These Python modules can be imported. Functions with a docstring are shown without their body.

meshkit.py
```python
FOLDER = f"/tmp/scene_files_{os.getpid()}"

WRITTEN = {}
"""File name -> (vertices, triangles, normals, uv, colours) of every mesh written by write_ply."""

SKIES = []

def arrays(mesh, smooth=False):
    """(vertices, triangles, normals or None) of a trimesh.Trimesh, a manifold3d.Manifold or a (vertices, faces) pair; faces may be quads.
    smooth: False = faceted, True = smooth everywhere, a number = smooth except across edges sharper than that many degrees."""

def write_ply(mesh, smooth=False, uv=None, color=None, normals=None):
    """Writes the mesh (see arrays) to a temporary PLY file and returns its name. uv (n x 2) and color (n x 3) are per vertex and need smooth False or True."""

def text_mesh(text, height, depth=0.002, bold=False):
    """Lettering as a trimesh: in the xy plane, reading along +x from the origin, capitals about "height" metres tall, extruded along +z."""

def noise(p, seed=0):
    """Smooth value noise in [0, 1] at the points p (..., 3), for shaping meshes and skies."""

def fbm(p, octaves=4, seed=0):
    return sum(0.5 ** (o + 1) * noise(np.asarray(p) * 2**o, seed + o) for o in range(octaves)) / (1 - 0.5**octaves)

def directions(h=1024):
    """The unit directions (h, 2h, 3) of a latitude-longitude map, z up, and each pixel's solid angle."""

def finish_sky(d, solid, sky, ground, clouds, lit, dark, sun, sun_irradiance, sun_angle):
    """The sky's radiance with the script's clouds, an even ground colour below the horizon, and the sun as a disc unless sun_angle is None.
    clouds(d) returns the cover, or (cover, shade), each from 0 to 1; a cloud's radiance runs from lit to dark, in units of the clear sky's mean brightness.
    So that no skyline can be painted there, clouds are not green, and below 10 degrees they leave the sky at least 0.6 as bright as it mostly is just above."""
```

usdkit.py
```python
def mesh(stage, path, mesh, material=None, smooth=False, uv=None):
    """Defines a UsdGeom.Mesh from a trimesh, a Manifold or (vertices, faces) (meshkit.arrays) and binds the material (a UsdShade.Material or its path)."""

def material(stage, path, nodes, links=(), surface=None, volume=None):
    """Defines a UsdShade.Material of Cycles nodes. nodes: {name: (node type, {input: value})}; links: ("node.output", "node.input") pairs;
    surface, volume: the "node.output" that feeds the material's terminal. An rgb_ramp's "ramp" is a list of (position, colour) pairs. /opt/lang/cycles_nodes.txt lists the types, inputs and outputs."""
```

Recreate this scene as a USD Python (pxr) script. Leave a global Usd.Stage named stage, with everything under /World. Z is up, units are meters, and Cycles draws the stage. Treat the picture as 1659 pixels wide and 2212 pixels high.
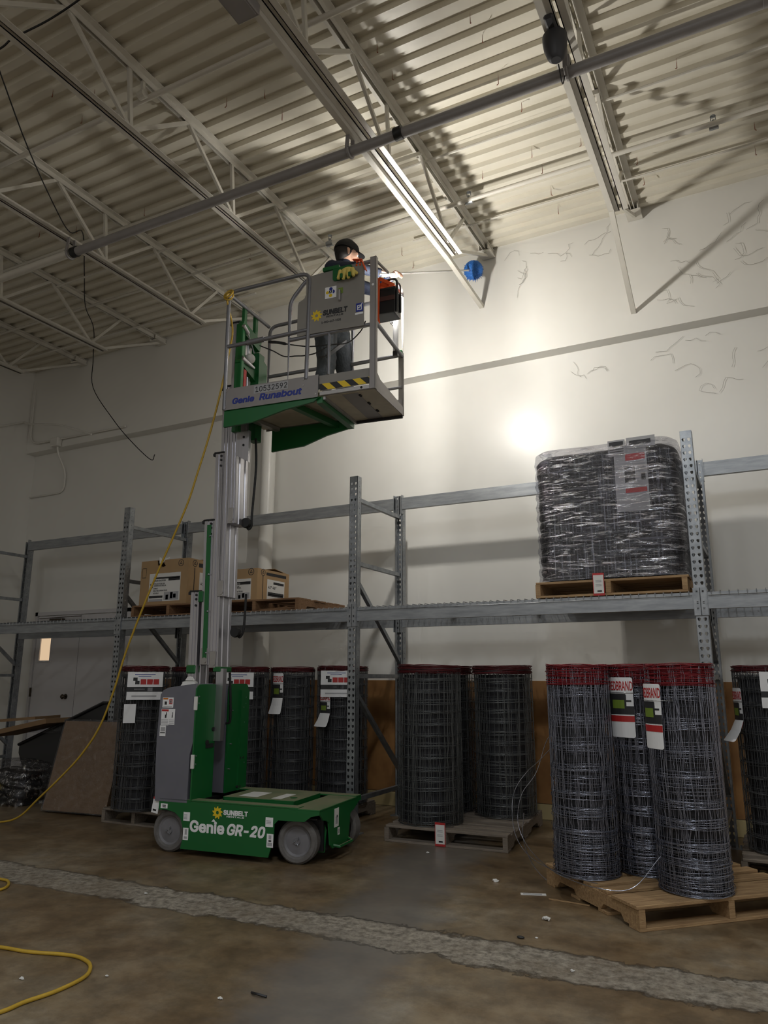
import math, random
import numpy as np, trimesh, usdkit, meshkit
import manifold3d as m3
from shapely.geometry import Polygon, Point, box as sbox
from shapely import affinity
from pxr import Usd, UsdGeom, UsdLux, Gf, Sdf, UsdShade
random.seed(7); rng = np.random.default_rng(7)
stage = Usd.Stage.CreateInMemory()
UsdGeom.SetStageUpAxis(stage, 'Z'); UsdGeom.SetStageMetersPerUnit(stage, 1.0)
world = UsdGeom.Xform.Define(stage, '/World'); stage.SetDefaultPrim(world.GetPrim())
UsdGeom.Scope.Define(stage, '/World/Looks')
PI = math.pi

# ------------------------------------------------------------------ camera, light, exposure
CAM_H, EXPOSURE = 1.27, 0.72
cam = UsdGeom.Camera.Define(stage, '/World/camera')
right = (0.88814538, 0.45955408, 0.00280008); up = (0.09790627, -0.19516205, 0.97587199); fwd = (-0.44901242, 0.86644205, 0.2183255)
cam.AddTransformOp().Set(Gf.Matrix4d(*right, 0, *up, 0, *[-x for x in fwd], 0, 0, 0, CAM_H, 1))
cam.CreateHorizontalApertureAttr(36.0); cam.CreateFocalLengthAttr(36.0 * 1590.73 / 1659)
cam.CreateClippingRangeAttr(Gf.Vec2f(0.05, 200)); cam.CreateExposureAttr(EXPOSURE)

dome = UsdLux.DomeLight.Define(stage, '/World/ambient_light')      # the rest of the dim hall
dome.CreateIntensityAttr(0.085); dome.CreateColorAttr(Gf.Vec3f(1.0, 0.96, 0.9))

def strip_light(name, x, y, z, lx, ly, power, color, tilt=0.0):
    l = UsdLux.RectLight.Define(stage, '/World/' + name)
    l.CreateWidthAttr(lx); l.CreateHeightAttr(ly); l.CreateIntensityAttr(power); l.CreateColorAttr(Gf.Vec3f(*color))
    l.AddTranslateOp().Set(Gf.Vec3d(x, y, z)); l.AddRotateXOp().Set(tilt)
# the hall's ceiling fixtures, above and behind the camera
COOL = (0.90, 0.95, 1.0)
strip_light('hall_lamp', -0.4, 0.6, 5.15, 0.3, 1.2, 46.0, COOL)
strip_light('hall_lamp_001', -4.2, -0.6, 5.15, 0.3, 1.2, 22.0, COOL)
strip_light('hall_lamp_002', 2.6, 1.6, 5.15, 0.3, 1.2, 28.0, COOL)
strip_light('hall_lamp_003', -2.0, -3.0, 5.15, 0.3, 1.2, 30.0, COOL)
WORK_LAMP = 1080.0

# ------------------------------------------------------------------ helpers
used = {}
def numbered(parent, name):
    k = (parent, name); n = used.get(k, 0); used[k] = n + 1
    return name if n == 0 else f'{name}_{n:03d}'

class G:
    def __init__(s): s.v, s.f, s.n = [], [], 0
    def add(s, m, f=None):
        if f is None:
            if hasattr(m, 'to_mesh'):
                mm = m.to_mesh(); v, f = np.asarray(mm.vert_properties)[:, :3], np.asarray(mm.tri_verts)
            elif isinstance(m, G):
                v, f = m.get()
            elif isinstance(m, tuple): v, f = m
            else: v, f = np.asarray(m.vertices), np.asarray(m.faces)
        else: v = m
        v = np.asarray(v, float); f = np.asarray(f, int)
        if f.size and f.shape[1] == 4: f = np.vstack([f[:, [0, 1, 2]], f[:, [0, 2, 3]]])
        s.v.append(v); s.f.append(f + s.n); s.n += len(v); return s
    def get(s): return np.vstack(s.v), np.vstack(s.f)
    def box(s, x0, x1, y0, y1, z0, z1, c=0.0):
        if c <= 0:
            v = np.array([[x, y, z] for x in (x0, x1) for y in (y0, y1) for z in (z0, z1)], float)
            f = [[0, 1, 3, 2], [4, 6, 7, 5], [0, 4, 5, 1], [2, 3, 7, 6], [0, 2, 6, 4], [1, 5, 7, 3]]
            return s.add(v, np.array(f))
        c = min(c, (x1 - x0) / 2.01, (y1 - y0) / 2.01, (z1 - z0) / 2.01); p = []
        for x, sx in ((x0, 1), (x1, -1)):
            for y, sy in ((y0, 1), (y1, -1)):
                for z, sz in ((z0, 1), (z1, -1)):
                    p += [(x, y + sy * c, z + sz * c), (x + sx * c, y, z + sz * c), (x + sx * c, y + sy * c, z)]
        return s.add(trimesh.convex.convex_hull(np.array(p)))
    def obox(s, c, ax, ay, az):
        "box from centre and three half-axis vectors"
        c, ax, ay, az = map(lambda a: np.asarray(a, float), (c, ax, ay, az))
        if np.dot(np.cross(ax, ay), az) < 0: az = -az
        v = np.array([c + i * ax + j * ay + k * az for i in (-1, 1) for j in (-1, 1) for k in (-1, 1)])
        f = [[0, 1, 3, 2], [4, 6, 7, 5], [0, 4, 5, 1], [2, 3, 7, 6], [0, 2, 6, 4], [1, 5, 7, 3]]
        return s.add(v, np.array(f))
    def bar(s, p0, p1, w, h, upv=(0, 0, 1)):
        p0, p1 = np.asarray(p0, float), np.asarray(p1, float); d = p1 - p0; L = np.linalg.norm(d); d /= L
        u = np.asarray(upv, float); sd = np.cross(d, u)
        if np.linalg.norm(sd) < 1e-6: sd = np.cross(d, (0, 1, 0))
        sd /= np.linalg.norm(sd); u = np.cross(sd, d)
        return s.obox((p0 + p1) / 2, d * L / 2, sd * w / 2, u * h / 2)
    def tube(s, pts, r, n=8, closed=False, cap=True):
        p = np.asarray(pts, float); m = len(p)
        if closed: t = np.roll(p, -1, 0) - np.roll(p, 1, 0)
        else: t = np.gradient(p, axis=0)
        t /= np.maximum(np.linalg.norm(t, axis=1, keepdims=True), 1e-12)
        ref = np.array([0, 0, 1.0]) if abs(t[:, 2]).mean() < 0.8 else np.array([0.31, 0.95, 0.0])
        a = np.cross(t, ref); a /= np.maximum(np.linalg.norm(a, axis=1, keepdims=True), 1e-9); b = np.cross(a, t)
        for i in range(1, m):
            if np.dot(a[i], a[i - 1]) < 0: a[i] *= -1; b[i] *= -1
        th = np.arange(n) / n * 2 * PI; rr = np.broadcast_to(np.asarray(r, float), (m,))
        v = p[:, None, :] + rr[:, None, None] * (np.cos(th)[None, :, None] * a[:, None, :] + np.sin(th)[None, :, None] * b[:, None, :])
        v = v.reshape(-1, 3); k = m if closed else m - 1
        i = np.repeat(np.arange(k), n); j = np.tile(np.arange(n), k); i2 = (i + 1) % m; j2 = (j + 1) % n
        f = np.stack([i * n + j, i2 * n + j, i2 * n + j2, i * n + j2], 1)
        s.add(v, f)
        if cap and not closed:
            s.add(np.vstack([v[:n], p[:1]]), np.array([[(q + 1) % n, n, q] for q in range(n)])[:, ::-1])
            s.add(np.vstack([v[-n:], p[-1:]]), np.array([[(q + 1) % n, n, q] for q in range(n)]))
        return s
    def lathe(s, prof, n=24, M=None):
        "profile of (r, z) revolved about z"
        pr = np.asarray(prof, float); th = np.arange(n) / n * 2 * PI; m = len(pr)
        v = np.stack([pr[:, None, 0] * np.cos(th), pr[:, None, 0] * np.sin(th), np.repeat(pr[:, 1:2], n, 1)], -1).reshape(-1, 3)
        i = np.repeat(np.arange(m - 1), n); j = np.tile(np.arange(n), m - 1); j2 = (j + 1) % n
        f = np.stack([i * n + j, i * n + j2, (i + 1) * n + j2, (i + 1) * n + j], 1)
        if M is not None: v = v @ np.asarray(M)[:3, :3].T + np.asarray(M)[:3, 3]
        return s.add(v, f)
    def extr(s, poly, depth, M=None):
        for g in getattr(poly, 'geoms', [poly]):
            if g.area < 1e-9: continue
            m = trimesh.creation.extrude_polygon(g, depth, engine='earcut')
            if M is not None: m.apply_transform(M)
            s.add(m)
        return s
    def move(s, M):
        v, f = s.get(); M = np.asarray(M); v = v @ M[:3, :3].T + M[:3, 3]; s.v, s.f, s.n = [v], [f], len(v); return s

def frame(o, x, y, z):
    M = np.eye(4); M[:3, 0], M[:3, 1], M[:3, 2], M[:3, 3] = x, y, z, o; return M
FRONT = lambda u, y, z: frame((u, y, z), (1, 0, 0), (0, 0, 1), (0, -1, 0))   # drawing on a face that looks to -y
RIGHT = lambda x, v, z: frame((x, v, z), (0, 1, 0), (0, 0, 1), (1, 0, 0))    # drawing on a face that looks to +x
def rotz(a, t=(0, 0, 0)):
    c, s_ = math.cos(a), math.sin(a); M = np.eye(4); M[:2, :2] = [[c, -s_], [s_, c]]; M[:3, 3] = t; return M

def obj(name, g, mat, parent=None, smooth=False, **data):
    base = '/World' if parent is None else str(parent.GetPath())
    path = base + '/' + numbered(base, name)
    m = usdkit.mesh(stage, path, g.get() if isinstance(g, G) else g, MAT[mat], smooth=smooth)
    for k, v in data.items(): m.GetPrim().SetCustomDataByKey(k, v)
    return m.GetPrim()
def thing(name, label, cat, loc=(0, 0, 0), rz=0.0, group=None):
    path = '/World/' + numbered('/World', name)
    x = UsdGeom.Xform.Define(stage, path); x.AddTranslateOp().Set(Gf.Vec3d(*map(float, loc))); x.AddRotateZOp().Set(math.degrees(rz))
    o = x.GetPrim(); o.SetCustomDataByKey('label', label); o.SetCustomDataByKey('category', cat)
    if group: o.SetCustomDataByKey('group', group)
    return o
def dup(root, label, loc, rz=0.0, group=None, name=None, cat=None):
    was = root.GetCustomData()
    r = thing(name or str(root.GetName()).rstrip('0123456789').rstrip('_'), label, cat or was['category'], loc, rz, group or was.get('group'))
    r.GetReferences().AddInternalReference(root.GetPath()); r.SetInstanceable(True)
    return r
def struct(name, g, mat, parent=None, smooth=False):
    return obj(name, g, mat, parent, smooth, **({'kind': 'structure'} if parent is None else {}))
def text(t, h, depth=0.0015, bold=True, shear=0.0, width=None, center=False):
    m = meshkit.text_mesh(t, h, depth, bold)
    if width: m.vertices[:, 0] *= width / np.ptp(m.vertices[:, 0])
    if shear: m.vertices[:, 0] += shear * m.vertices[:, 1]
    m.vertices[:, 0] -= m.vertices[:, 0].min() if not center else m.bounds[:, 0].mean()
    return m
def txt(g, t, h, M, heavy=0.0, **k):
    m = text(t, h, **k); m.apply_transform(M)
    for dx, dy in ([(0, 0)] if not heavy else [(-1, -1), (1, -1), (-1, 1), (1, 1), (0, 0)]):
        c = m.copy(); c.apply_translation(M[:3, 0] * dx * heavy + M[:3, 1] * dy * heavy + M[:3, 2] * 0.00012 * (dx + 2 * dy)); g.add(c)
    return g
def arc(c, r, a0, a1, n=7): return [(c[0] + r * math.cos(a0 + (a1 - a0) * i / n), c[1] + r * math.sin(a0 + (a1 - a0) * i / n)) for i in range(n + 1)]
def curve(pts, n=8):
    "Catmull-Rom through the points"
    p = np.asarray(pts, float); p = np.vstack([2 * p[0] - p[1], p, 2 * p[-1] - p[-2]]); out = []
    for i in range(1, len(p) - 2):
        for t in np.arange(n) / n:
            a, b, c, d = p[i - 1:i + 3]
            out.append(0.5 * (2 * b + (c - a) * t + (2 * a - 5 * b + 4 * c - d) * t * t + (3 * b - a - 3 * c + d) * t ** 3))
    return np.array(out + [p[-2]])
def bent(pts, r, n=5):
    "polyline with its inner corners rounded by radius r"
    p = [np.asarray(q, float) for q in pts]; out = [p[0]]
    for a, b, c in zip(p, p[1:], p[2:]):
        d0, d1 = (a - b) / np.linalg.norm(a - b), (c - b) / np.linalg.norm(c - b); s0, s1 = b + d0 * r, b + d1 * r
        out += [(1 - t) ** 2 * s0 + 2 * t * (1 - t) * b + t * t * s1 for t in np.linspace(0, 1, n)]
    return np.array(out + [p[-1]])

# ------------------------------------------------------------------ materials
MAT = {}
def mat(name, color, rough=0.5, metal=0.0, var=0.0, scale=6.0, bump=0.0, bscale=40.0, spec=0.5, color2=None, detail=4.0, stretch=None, **extra):
    n = {'p': ('principled_bsdf', {'base_color': color, 'roughness': rough, 'metallic': metal, 'specular_ior_level': spec, **extra})}; l = []
    if var or color2 is not None or bump:
        n['tc'] = ('texture_coordinate', {}); src = 'tc.object'
        if stretch:
            n['mp'] = ('mapping', {'scale': stretch}); l.append(('tc.object', 'mp.vector')); src = 'mp.vector'
    if var or color2 is not None:
        c2 = color2 or tuple(c * (1 - var) for c in color)
        n['no'] = ('noise_texture', {'scale': scale, 'detail': detail, 'roughness': 0.6}); n['ra'] = ('rgb_ramp', {'ramp': [(0.32, c2), (0.68, color)]})
        l += [(src, 'no.vector'), ('no.fac', 'ra.fac'), ('ra.color', 'p.base_color')]
    if bump:
        n['nb'] = ('noise_texture', {'scale': bscale, 'detail': 3.0}); n['bu'] = ('bump', {'strength': bump, 'distance': 0.01})
        l += [(src, 'nb.vector'), ('nb.fac', 'bu.height'), ('bu.normal', 'p.normal')]
    MAT[name] = usdkit.material(stage, '/World/Looks/' + name, n, l, surface='p.BSDF'); return MAT[name]

mat('wall_paint', (0.74, 0.725, 0.68), 0.32, var=0.05, scale=1.2, bump=0.04, bscale=9, spec=0.36)
mat('deck_paint', (0.72, 0.68, 0.58), 0.42, color2=(0.64, 0.60, 0.50), scale=1.6)
mat('joist_paint', (0.66, 0.63, 0.56), 0.42, var=0.10, scale=3)
mat('pipe_paint', (0.29, 0.275, 0.27), 0.40, var=0.15, scale=4)
mat('galvanized', (0.37, 0.385, 0.40), 0.42, 0.75, color2=(0.24, 0.255, 0.27), scale=14)
mat('galvanized_beam', (0.38, 0.395, 0.41), 0.45, 0.6, color2=(0.26, 0.275, 0.29), scale=5, stretch=(1.0, 6.0, 6.0))
mat('aluminium', (0.54, 0.53, 0.56), 0.34, 0.9, var=0.15, scale=3, stretch=(8.0, 8.0, 0.6))
mat('aluminium_dull', (0.42, 0.40, 0.38), 0.45, 0.7, var=0.2, scale=6)
mat('rail_steel', (0.22, 0.22, 0.235), 0.42, 0.5, var=0.15, scale=8)
mat('grey_paint', (0.15, 0.15, 0.175), 0.45, var=0.12, scale=5)
mat('panel_grey', (0.25, 0.235, 0.21), 0.5, var=0.12, scale=5)
mat('toe_grey', (0.30, 0.28, 0.27), 0.5, 0.3, var=0.12, scale=5)
mat('platform_under', (0.58, 0.53, 0.42), 0.6, var=0.2, scale=7)
mat('black', (0.008, 0.008, 0.009), 0.5)
mat('rubber', (0.012, 0.012, 0.012), 0.7)
mat('tyre', (0.15, 0.142, 0.135), 0.75, color2=(0.10, 0.092, 0.085), scale=14)
mat('hub', (0.185, 0.18, 0.19), 0.55, var=0.25, scale=9)
mat('white', (0.78, 0.78, 0.78), 0.5)
mat('paper', (0.66, 0.65, 0.62), 0.7)
mat('paper_grey', (0.36, 0.36, 0.37), 0.7)
mat('ink', (0.02, 0.02, 0.022), 0.6)
mat('blue_ink', (0.015, 0.03, 0.24), 0.5)
mat('red_ink', (0.42, 0.02, 0.02), 0.5)
mat('orange_ink', (0.55, 0.18, 0.03), 0.5)
mat('green_ink', (0.16, 0.24, 0.03), 0.5)
mat('yellow', (0.72, 0.50, 0.015), 0.5)
mat('yellow_cord', (0.52, 0.33, 0.03), 0.5, var=0.2, scale=20)
mat('yellow_glove', (0.62, 0.50, 0.12), 0.6)
mat('orange', (0.75, 0.09, 0.01), 0.6)
mat('skin', (0.60, 0.36, 0.26), 0.5)
mat('navy_cloth', (0.014, 0.020, 0.040), 0.85, bump=0.3, bscale=60)
mat('blue_cloth', (0.10, 0.17, 0.42), 0.85)
mat('jeans', (0.075, 0.088, 0.10), 0.85, color2=(0.045, 0.053, 0.062), scale=9, bump=0.3, bscale=50)
mat('cap_cloth', (0.006, 0.006, 0.007), 0.8)
mat('hair', (0.012, 0.009, 0.008), 0.7)
mat('duster_blue', (0.02, 0.14, 0.48), 0.6)
mat('cardboard', (0.40, 0.26, 0.13), 0.75, var=0.12, scale=4)
mat('cardboard_dark', (0.24, 0.145, 0.07), 0.7, var=0.2, scale=3)
mat('pallet_wood', (0.42, 0.275, 0.135), 0.75, color2=(0.24, 0.14, 0.065), scale=5, stretch=(1.0, 14.0, 14.0), detail=5.0, bump=0.3, bscale=30)
mat('pallet_grey', (0.24, 0.20, 0.16), 0.8, color2=(0.14, 0.115, 0.09), scale=5, stretch=(1.0, 14.0, 14.0), detail=5.0)
mat('pallet_brown', (0.27, 0.15, 0.075), 0.8, color2=(0.16, 0.085, 0.04), scale=5, stretch=(1.0, 14.0, 14.0))
mat('plywood', (0.34, 0.17, 0.055), 0.65, color2=(0.22, 0.10, 0.03), scale=4)
mat('baseboard', (0.45, 0.36, 0.18), 0.6)
mat('wire_bright', (0.40, 0.415, 0.49), 0.24, 0.9)
mat('wire_dark', (0.17, 0.175, 0.18), 0.42, 0.8)
mat('wire_mid', (0.21, 0.22, 0.22), 0.40, 0.85)
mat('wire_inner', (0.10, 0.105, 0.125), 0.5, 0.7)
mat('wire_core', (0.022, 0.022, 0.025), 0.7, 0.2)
mat('wire_red', (0.20, 0.006, 0.012), 0.5)
mat('wire_red_dark', (0.12, 0.010, 0.014), 0.55)
mat('rust', (0.20, 0.06, 0.025), 0.8)
mat('dark_hole', (0.01, 0.01, 0.01), 0.9)
mat('cobweb', (0.25, 0.235, 0.21), 0.9)
mat('door_paint', (0.58, 0.56, 0.56), 0.42, var=0.05, scale=2)
mat('brass_dark', (0.10, 0.08, 0.06), 0.35, 0.9)
mat('conduit', (0.66, 0.64, 0.59), 0.4)
mat('horn_grey', (0.035, 0.035, 0.04), 0.5)
mat('plastic_black', (0.012, 0.012, 0.013), 0.35)
mat('bin_red', (0.06, 0.018, 0.014), 0.45)
mat('red_plastic', (0.16, 0.010, 0.008), 0.45)

def special(name, nodes, links, surface): MAT[name] = usdkit.material(stage, '/World/Looks/' + name, nodes, links, surface=surface)
# green machine paint with dust lying on its upward faces
special('green_paint', {
    'g': ('geometry', {}), 'tc': ('texture_coordinate', {}), 'sx': ('separate_xyz', {}), 'no': ('noise_texture', {'scale': 7.0, 'detail': 5.0}),
    'mr': ('map_range', {'from_min': 0.6, 'from_max': 0.95, 'clamp': True}), 'm': ('math', {'math_type': 'multiply'}), 'nr': ('map_range', {'from_min': 0.3, 'from_max': 0.55, 'to_min': 0.6, 'to_max': 0.95, 'clamp': True}),
    'mx': ('mix_color', {'a': (0.006, 0.108, 0.024), 'b': (0.20, 0.20, 0.115)}), 'ro': ('mix_float', {'a': 0.38, 'b': 0.75}), 'p': ('principled_bsdf', {})},
    [('g.normal', 'sx.vector'), ('sx.z', 'mr.value'), ('tc.object', 'no.vector'), ('no.fac', 'nr.value'), ('mr.result', 'm.value1'), ('nr.result', 'm.value2'),
     ('m.value', 'mx.fac'), ('m.value', 'ro.fac'), ('mx.result', 'p.base_color'), ('ro.result', 'p.roughness')], 'p.BSDF')
# brown stained polished slab with a pale, rough repaired strip running along the wall
special('slab', {
    'g': ('geometry', {}), 'sx': ('separate_xyz', {}),
    'n1': ('noise_texture', {'scale': 0.9, 'detail': 10.0, 'roughness': 0.70}), 'n2': ('noise_texture', {'scale': 5.0, 'detail': 10.0, 'roughness': 0.75}), 'n3': ('noise_texture', {'scale': 1.7, 'detail': 10.0, 'roughness': 0.74}),
    'n4': ('noise_texture', {'scale': 22.0, 'detail': 8.0, 'roughness': 0.68}), 'n5': ('noise_texture', {'scale': 0.55, 'detail': 3.0}),
    'r1': ('rgb_ramp', {'ramp': [(0.37, (0.105, 0.066, 0.032)), (0.48, (0.17, 0.12, 0.068)), (0.57, (0.22, 0.172, 0.112)), (0.66, (0.29, 0.25, 0.19))]}),
    'r2': ('rgb_ramp', {'ramp': [(0.40, (0.62, 0.62, 0.62)), (0.60, (1.22, 1.2, 1.15))]}), 'mul': ('mix_color', {'blend_type': 'multiply', 'fac': 0.75, 'use_clamp': False}),
    # grey bare lane running away from the camera
    'gx': ('math', {'math_type': 'multiply_add', 'value2': 0.22, 'value3': 0.0}), 'ga': ('math', {'math_type': 'add'}), 'gb': ('math', {'math_type': 'add', 'value2': 1.15}), 'gw': ('math', {'math_type': 'multiply_add', 'value2': 0.9, 'value3': -0.45}), 'gc': ('math', {'math_type': 'add'}),
    'gd': ('math', {'math_type': 'absolute'}), 'gm': ('map_range', {'from_min': 0.16, 'from_max': 0.42, 'to_min': 0.65, 'to_max': 0.0, 'clamp': True}), 'gmix': ('mix_color', {'b': (0.145, 0.14, 0.135)}),
    # strip
    'ya': ('math', {'math_type': 'multiply_add', 'value2': 0.34, 'value3': -0.17}), 'yx': ('math', {'math_type': 'multiply_add', 'value2': -0.025, 'value3': -3.68}), 'yb': ('math', {'math_type': 'add'}), 'yb2': ('math', {'math_type': 'add'}), 'yc': ('math', {'math_type': 'absolute'}),
    'yd': ('map_range', {'from_min': 0.145, 'from_max': 0.175, 'to_min': 1.0, 'to_max': 0.0, 'clamp': True}), 'nm': ('map_range', {'from_min': 0.38, 'from_max': 0.56, 'to_min': 0.35, 'to_max': 1.0, 'clamp': True}), 'sm': ('math', {'math_type': 'multiply'}),
    'rs': ('rgb_ramp', {'ramp': [(0.38, (0.20, 0.175, 0.135)), (0.5, (0.38, 0.335, 0.27)), (0.62, (0.54, 0.48, 0.39))]}), 'smix': ('mix_color', {}),
    'rough': ('mix_float', {'a': 0.36, 'b': 0.9}), 'bh': ('math', {'math_type': 'multiply'}), 'bu': ('bump', {'strength': 1.0, 'distance': 0.035}), 'p': ('principled_bsdf', {'specular_ior_level': 0.45})},
    [('g.position', f'{n}.vector') for n in ('n1', 'n2', 'n3', 'n4', 'n5')] + [('g.position', 'sx.vector'), ('n1.fac', 'r1.fac'), ('n2.fac', 'r2.fac'), ('r1.color', 'mul.a'), ('r2.color', 'mul.b'),
     ('sx.y', 'gx.value1'), ('sx.x', 'ga.value1'), ('gx.value', 'ga.value2'), ('ga.value', 'gb.value1'), ('n3.fac', 'gw.value1'), ('gb.value', 'gc.value1'), ('gw.value', 'gc.value2'), ('gc.value', 'gd.value1'), ('gd.value', 'gm.value'), ('gm.result', 'gmix.fac'), ('mul.result', 'gmix.a'),
     ('n2.fac', 'ya.value1'), ('sx.x', 'yx.value1'), ('sx.y', 'yb.value1'), ('yx.value', 'yb.value2'), ('yb.value', 'yb2.value1'), ('ya.value', 'yb2.value2'), ('yb2.value', 'yc.value1'), ('yc.value', 'yd.value'), ('n3.fac', 'nm.value'), ('yd.result', 'sm.value1'), ('nm.result', 'sm.value2'),
     ('n4.fac', 'rs.fac'), ('gmix.result', 'smix.a'), ('rs.color', 'smix.b'), ('sm.value', 'smix.fac'), ('smix.result', 'p.base_color'), ('sm.value', 'rough.fac'), ('rough.result', 'p.roughness'),
     ('n4.fac', 'bh.value1'), ('sm.value', 'bh.value2'), ('bh.value', 'bu.height'), ('bu.normal', 'p.normal')], 'p.BSDF')
def film(name, cover, tint=(0.9, 0.9, 0.92), sc=(2.0, 2.0, 14.0)):
    special(name, {'tc': ('texture_coordinate', {}), 'mp': ('mapping', {'scale': sc}), 'no': ('noise_texture', {'scale': 3.2, 'detail': 5.0, 'roughness': 0.65, 'distortion': 0.6}), 'n2': ('noise_texture', {'scale': 4.0, 'detail': 5.0, 'roughness': 0.7, 'distortion': 1.2}),
        'bu': ('bump', {'strength': 0.8, 'distance': 0.03}), 'mr': ('map_range', {'from_min': 0.52, 'from_max': 0.66, 'to_min': 0.07, 'to_max': cover, 'clamp': True}),
        'gl': ('glossy_bsdf', {'color': tint, 'roughness': 0.10}), 'df': ('diffuse_bsdf', {'color': (0.35, 0.35, 0.38)}), 'ms': ('mix_closure', {'fac': 0.04}), 'tr': ('transparent_bsdf', {'color': (0.78, 0.78, 0.80)}), 'mx': ('mix_closure', {})},
        [('tc.object', 'mp.vector'), ('mp.vector', 'no.vector'), ('mp.vector', 'n2.vector'), ('no.fac', 'bu.height'), ('bu.normal', 'gl.normal'), ('n2.fac', 'mr.value'), ('gl.BSDF', 'ms.closure1'), ('df.BSDF', 'ms.closure2'), ('mr.result', 'mx.fac'), ('tr.BSDF', 'mx.closure1'), ('ms.closure', 'mx.closure2')], 'mx.closure')
film('stretch_film', 0.85, (0.92, 0.92, 1.0), sc=(1.2, 1.2, 9.0))
film('loose_film', 0.12, sc=(5.0, 5.0, 5.0))
film('bundle_film', 0.8, sc=(6.0, 6.0, 3.0))
special('bundle_wire', {'tc': ('texture_coordinate', {}), 'm1': ('mapping', {'scale': (70.0, 70.0, 2.0)}), 'm2': ('mapping', {'scale': (2.0, 2.0, 60.0)}), 'a': ('noise_texture', {'scale': 1.0, 'detail': 3.0}), 'b': ('noise_texture', {'scale': 1.0, 'detail': 3.0}), 'mx': ('math', {'math_type': 'maximum'}),
    'r': ('rgb_ramp', {'ramp': [(0.50, (0.010, 0.010, 0.012)), (0.64, (0.06, 0.06, 0.07)), (0.76, (0.20, 0.20, 0.23))]}), 'bu': ('bump', {'strength': 0.8, 'distance': 0.01}), 'p': ('principled_bsdf', {'metallic': 0.6, 'roughness': 0.35})},
    [('tc.object', 'm1.vector'), ('tc.object', 'm2.vector'), ('m1.vector', 'a.vector'), ('m2.vector', 'b.vector'), ('a.fac', 'mx.value1'), ('b.fac', 'mx.value2'), ('mx.value', 'r.fac'), ('r.color', 'p.base_color'), ('mx.value', 'bu.height'), ('bu.normal', 'p.normal')], 'p.BSDF')
special('lamp_glow', {'e': ('emission', {'color': (1.0, 0.965, 0.90), 'strength': WORK_LAMP})}, [], 'e.emission')
special('window_glow', {'e': ('emission', {'color': (1.0, 0.72, 0.46), 'strength': 0.42})}, [], 'e.emission')
special('lamp_lens', {'p': ('principled_bsdf', {'base_color': (0.9, 0.9, 0.9), 'roughness': 0.2})}, [], 'p.BSDF')

# ------------------------------------------------------------------ the setting
WALL_Y, LOW_Y, LEDGE_Z, LEFT_X, DECK_Z = 6.90, 7.06, 4.50, -9.60, 5.765
struct('floor', G().box(-14, 8, -9, 7.4, -0.2, 0.0), 'slab')
wall = G().extr(Polygon([(WALL_Y, LEDGE_Z), (WALL_Y, 6.0), (7.4, 6.0), (7.4, -0.1), (LOW_Y, -0.1), (LOW_Y, LEDGE_Z)]), 17.8, frame((LEFT_X - 0.2, 0, 0), (0, 1, 0), (0, 0, 1), (1, 0, 0)))
struct('wall_back', wall, 'wall_paint')
struct('wall_left', G().box(LEFT_X - 0.3, LEFT_X, -9, LOW_Y, -0.1, 6.0), 'wall_paint')
prof, y = [], -9.0
while y < WALL_Y + 0.1:
    prof += [(y, DECK_Z + 0.038), (y + 0.066, DECK_Z + 0.038), (y + 0.079, DECK_Z), (y + 0.138, DECK_Z)]
    y += 0.1508
top = [(prof[-1][0], DECK_Z + 0.12), (prof[0][0], DECK_Z + 0.12)]
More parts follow.
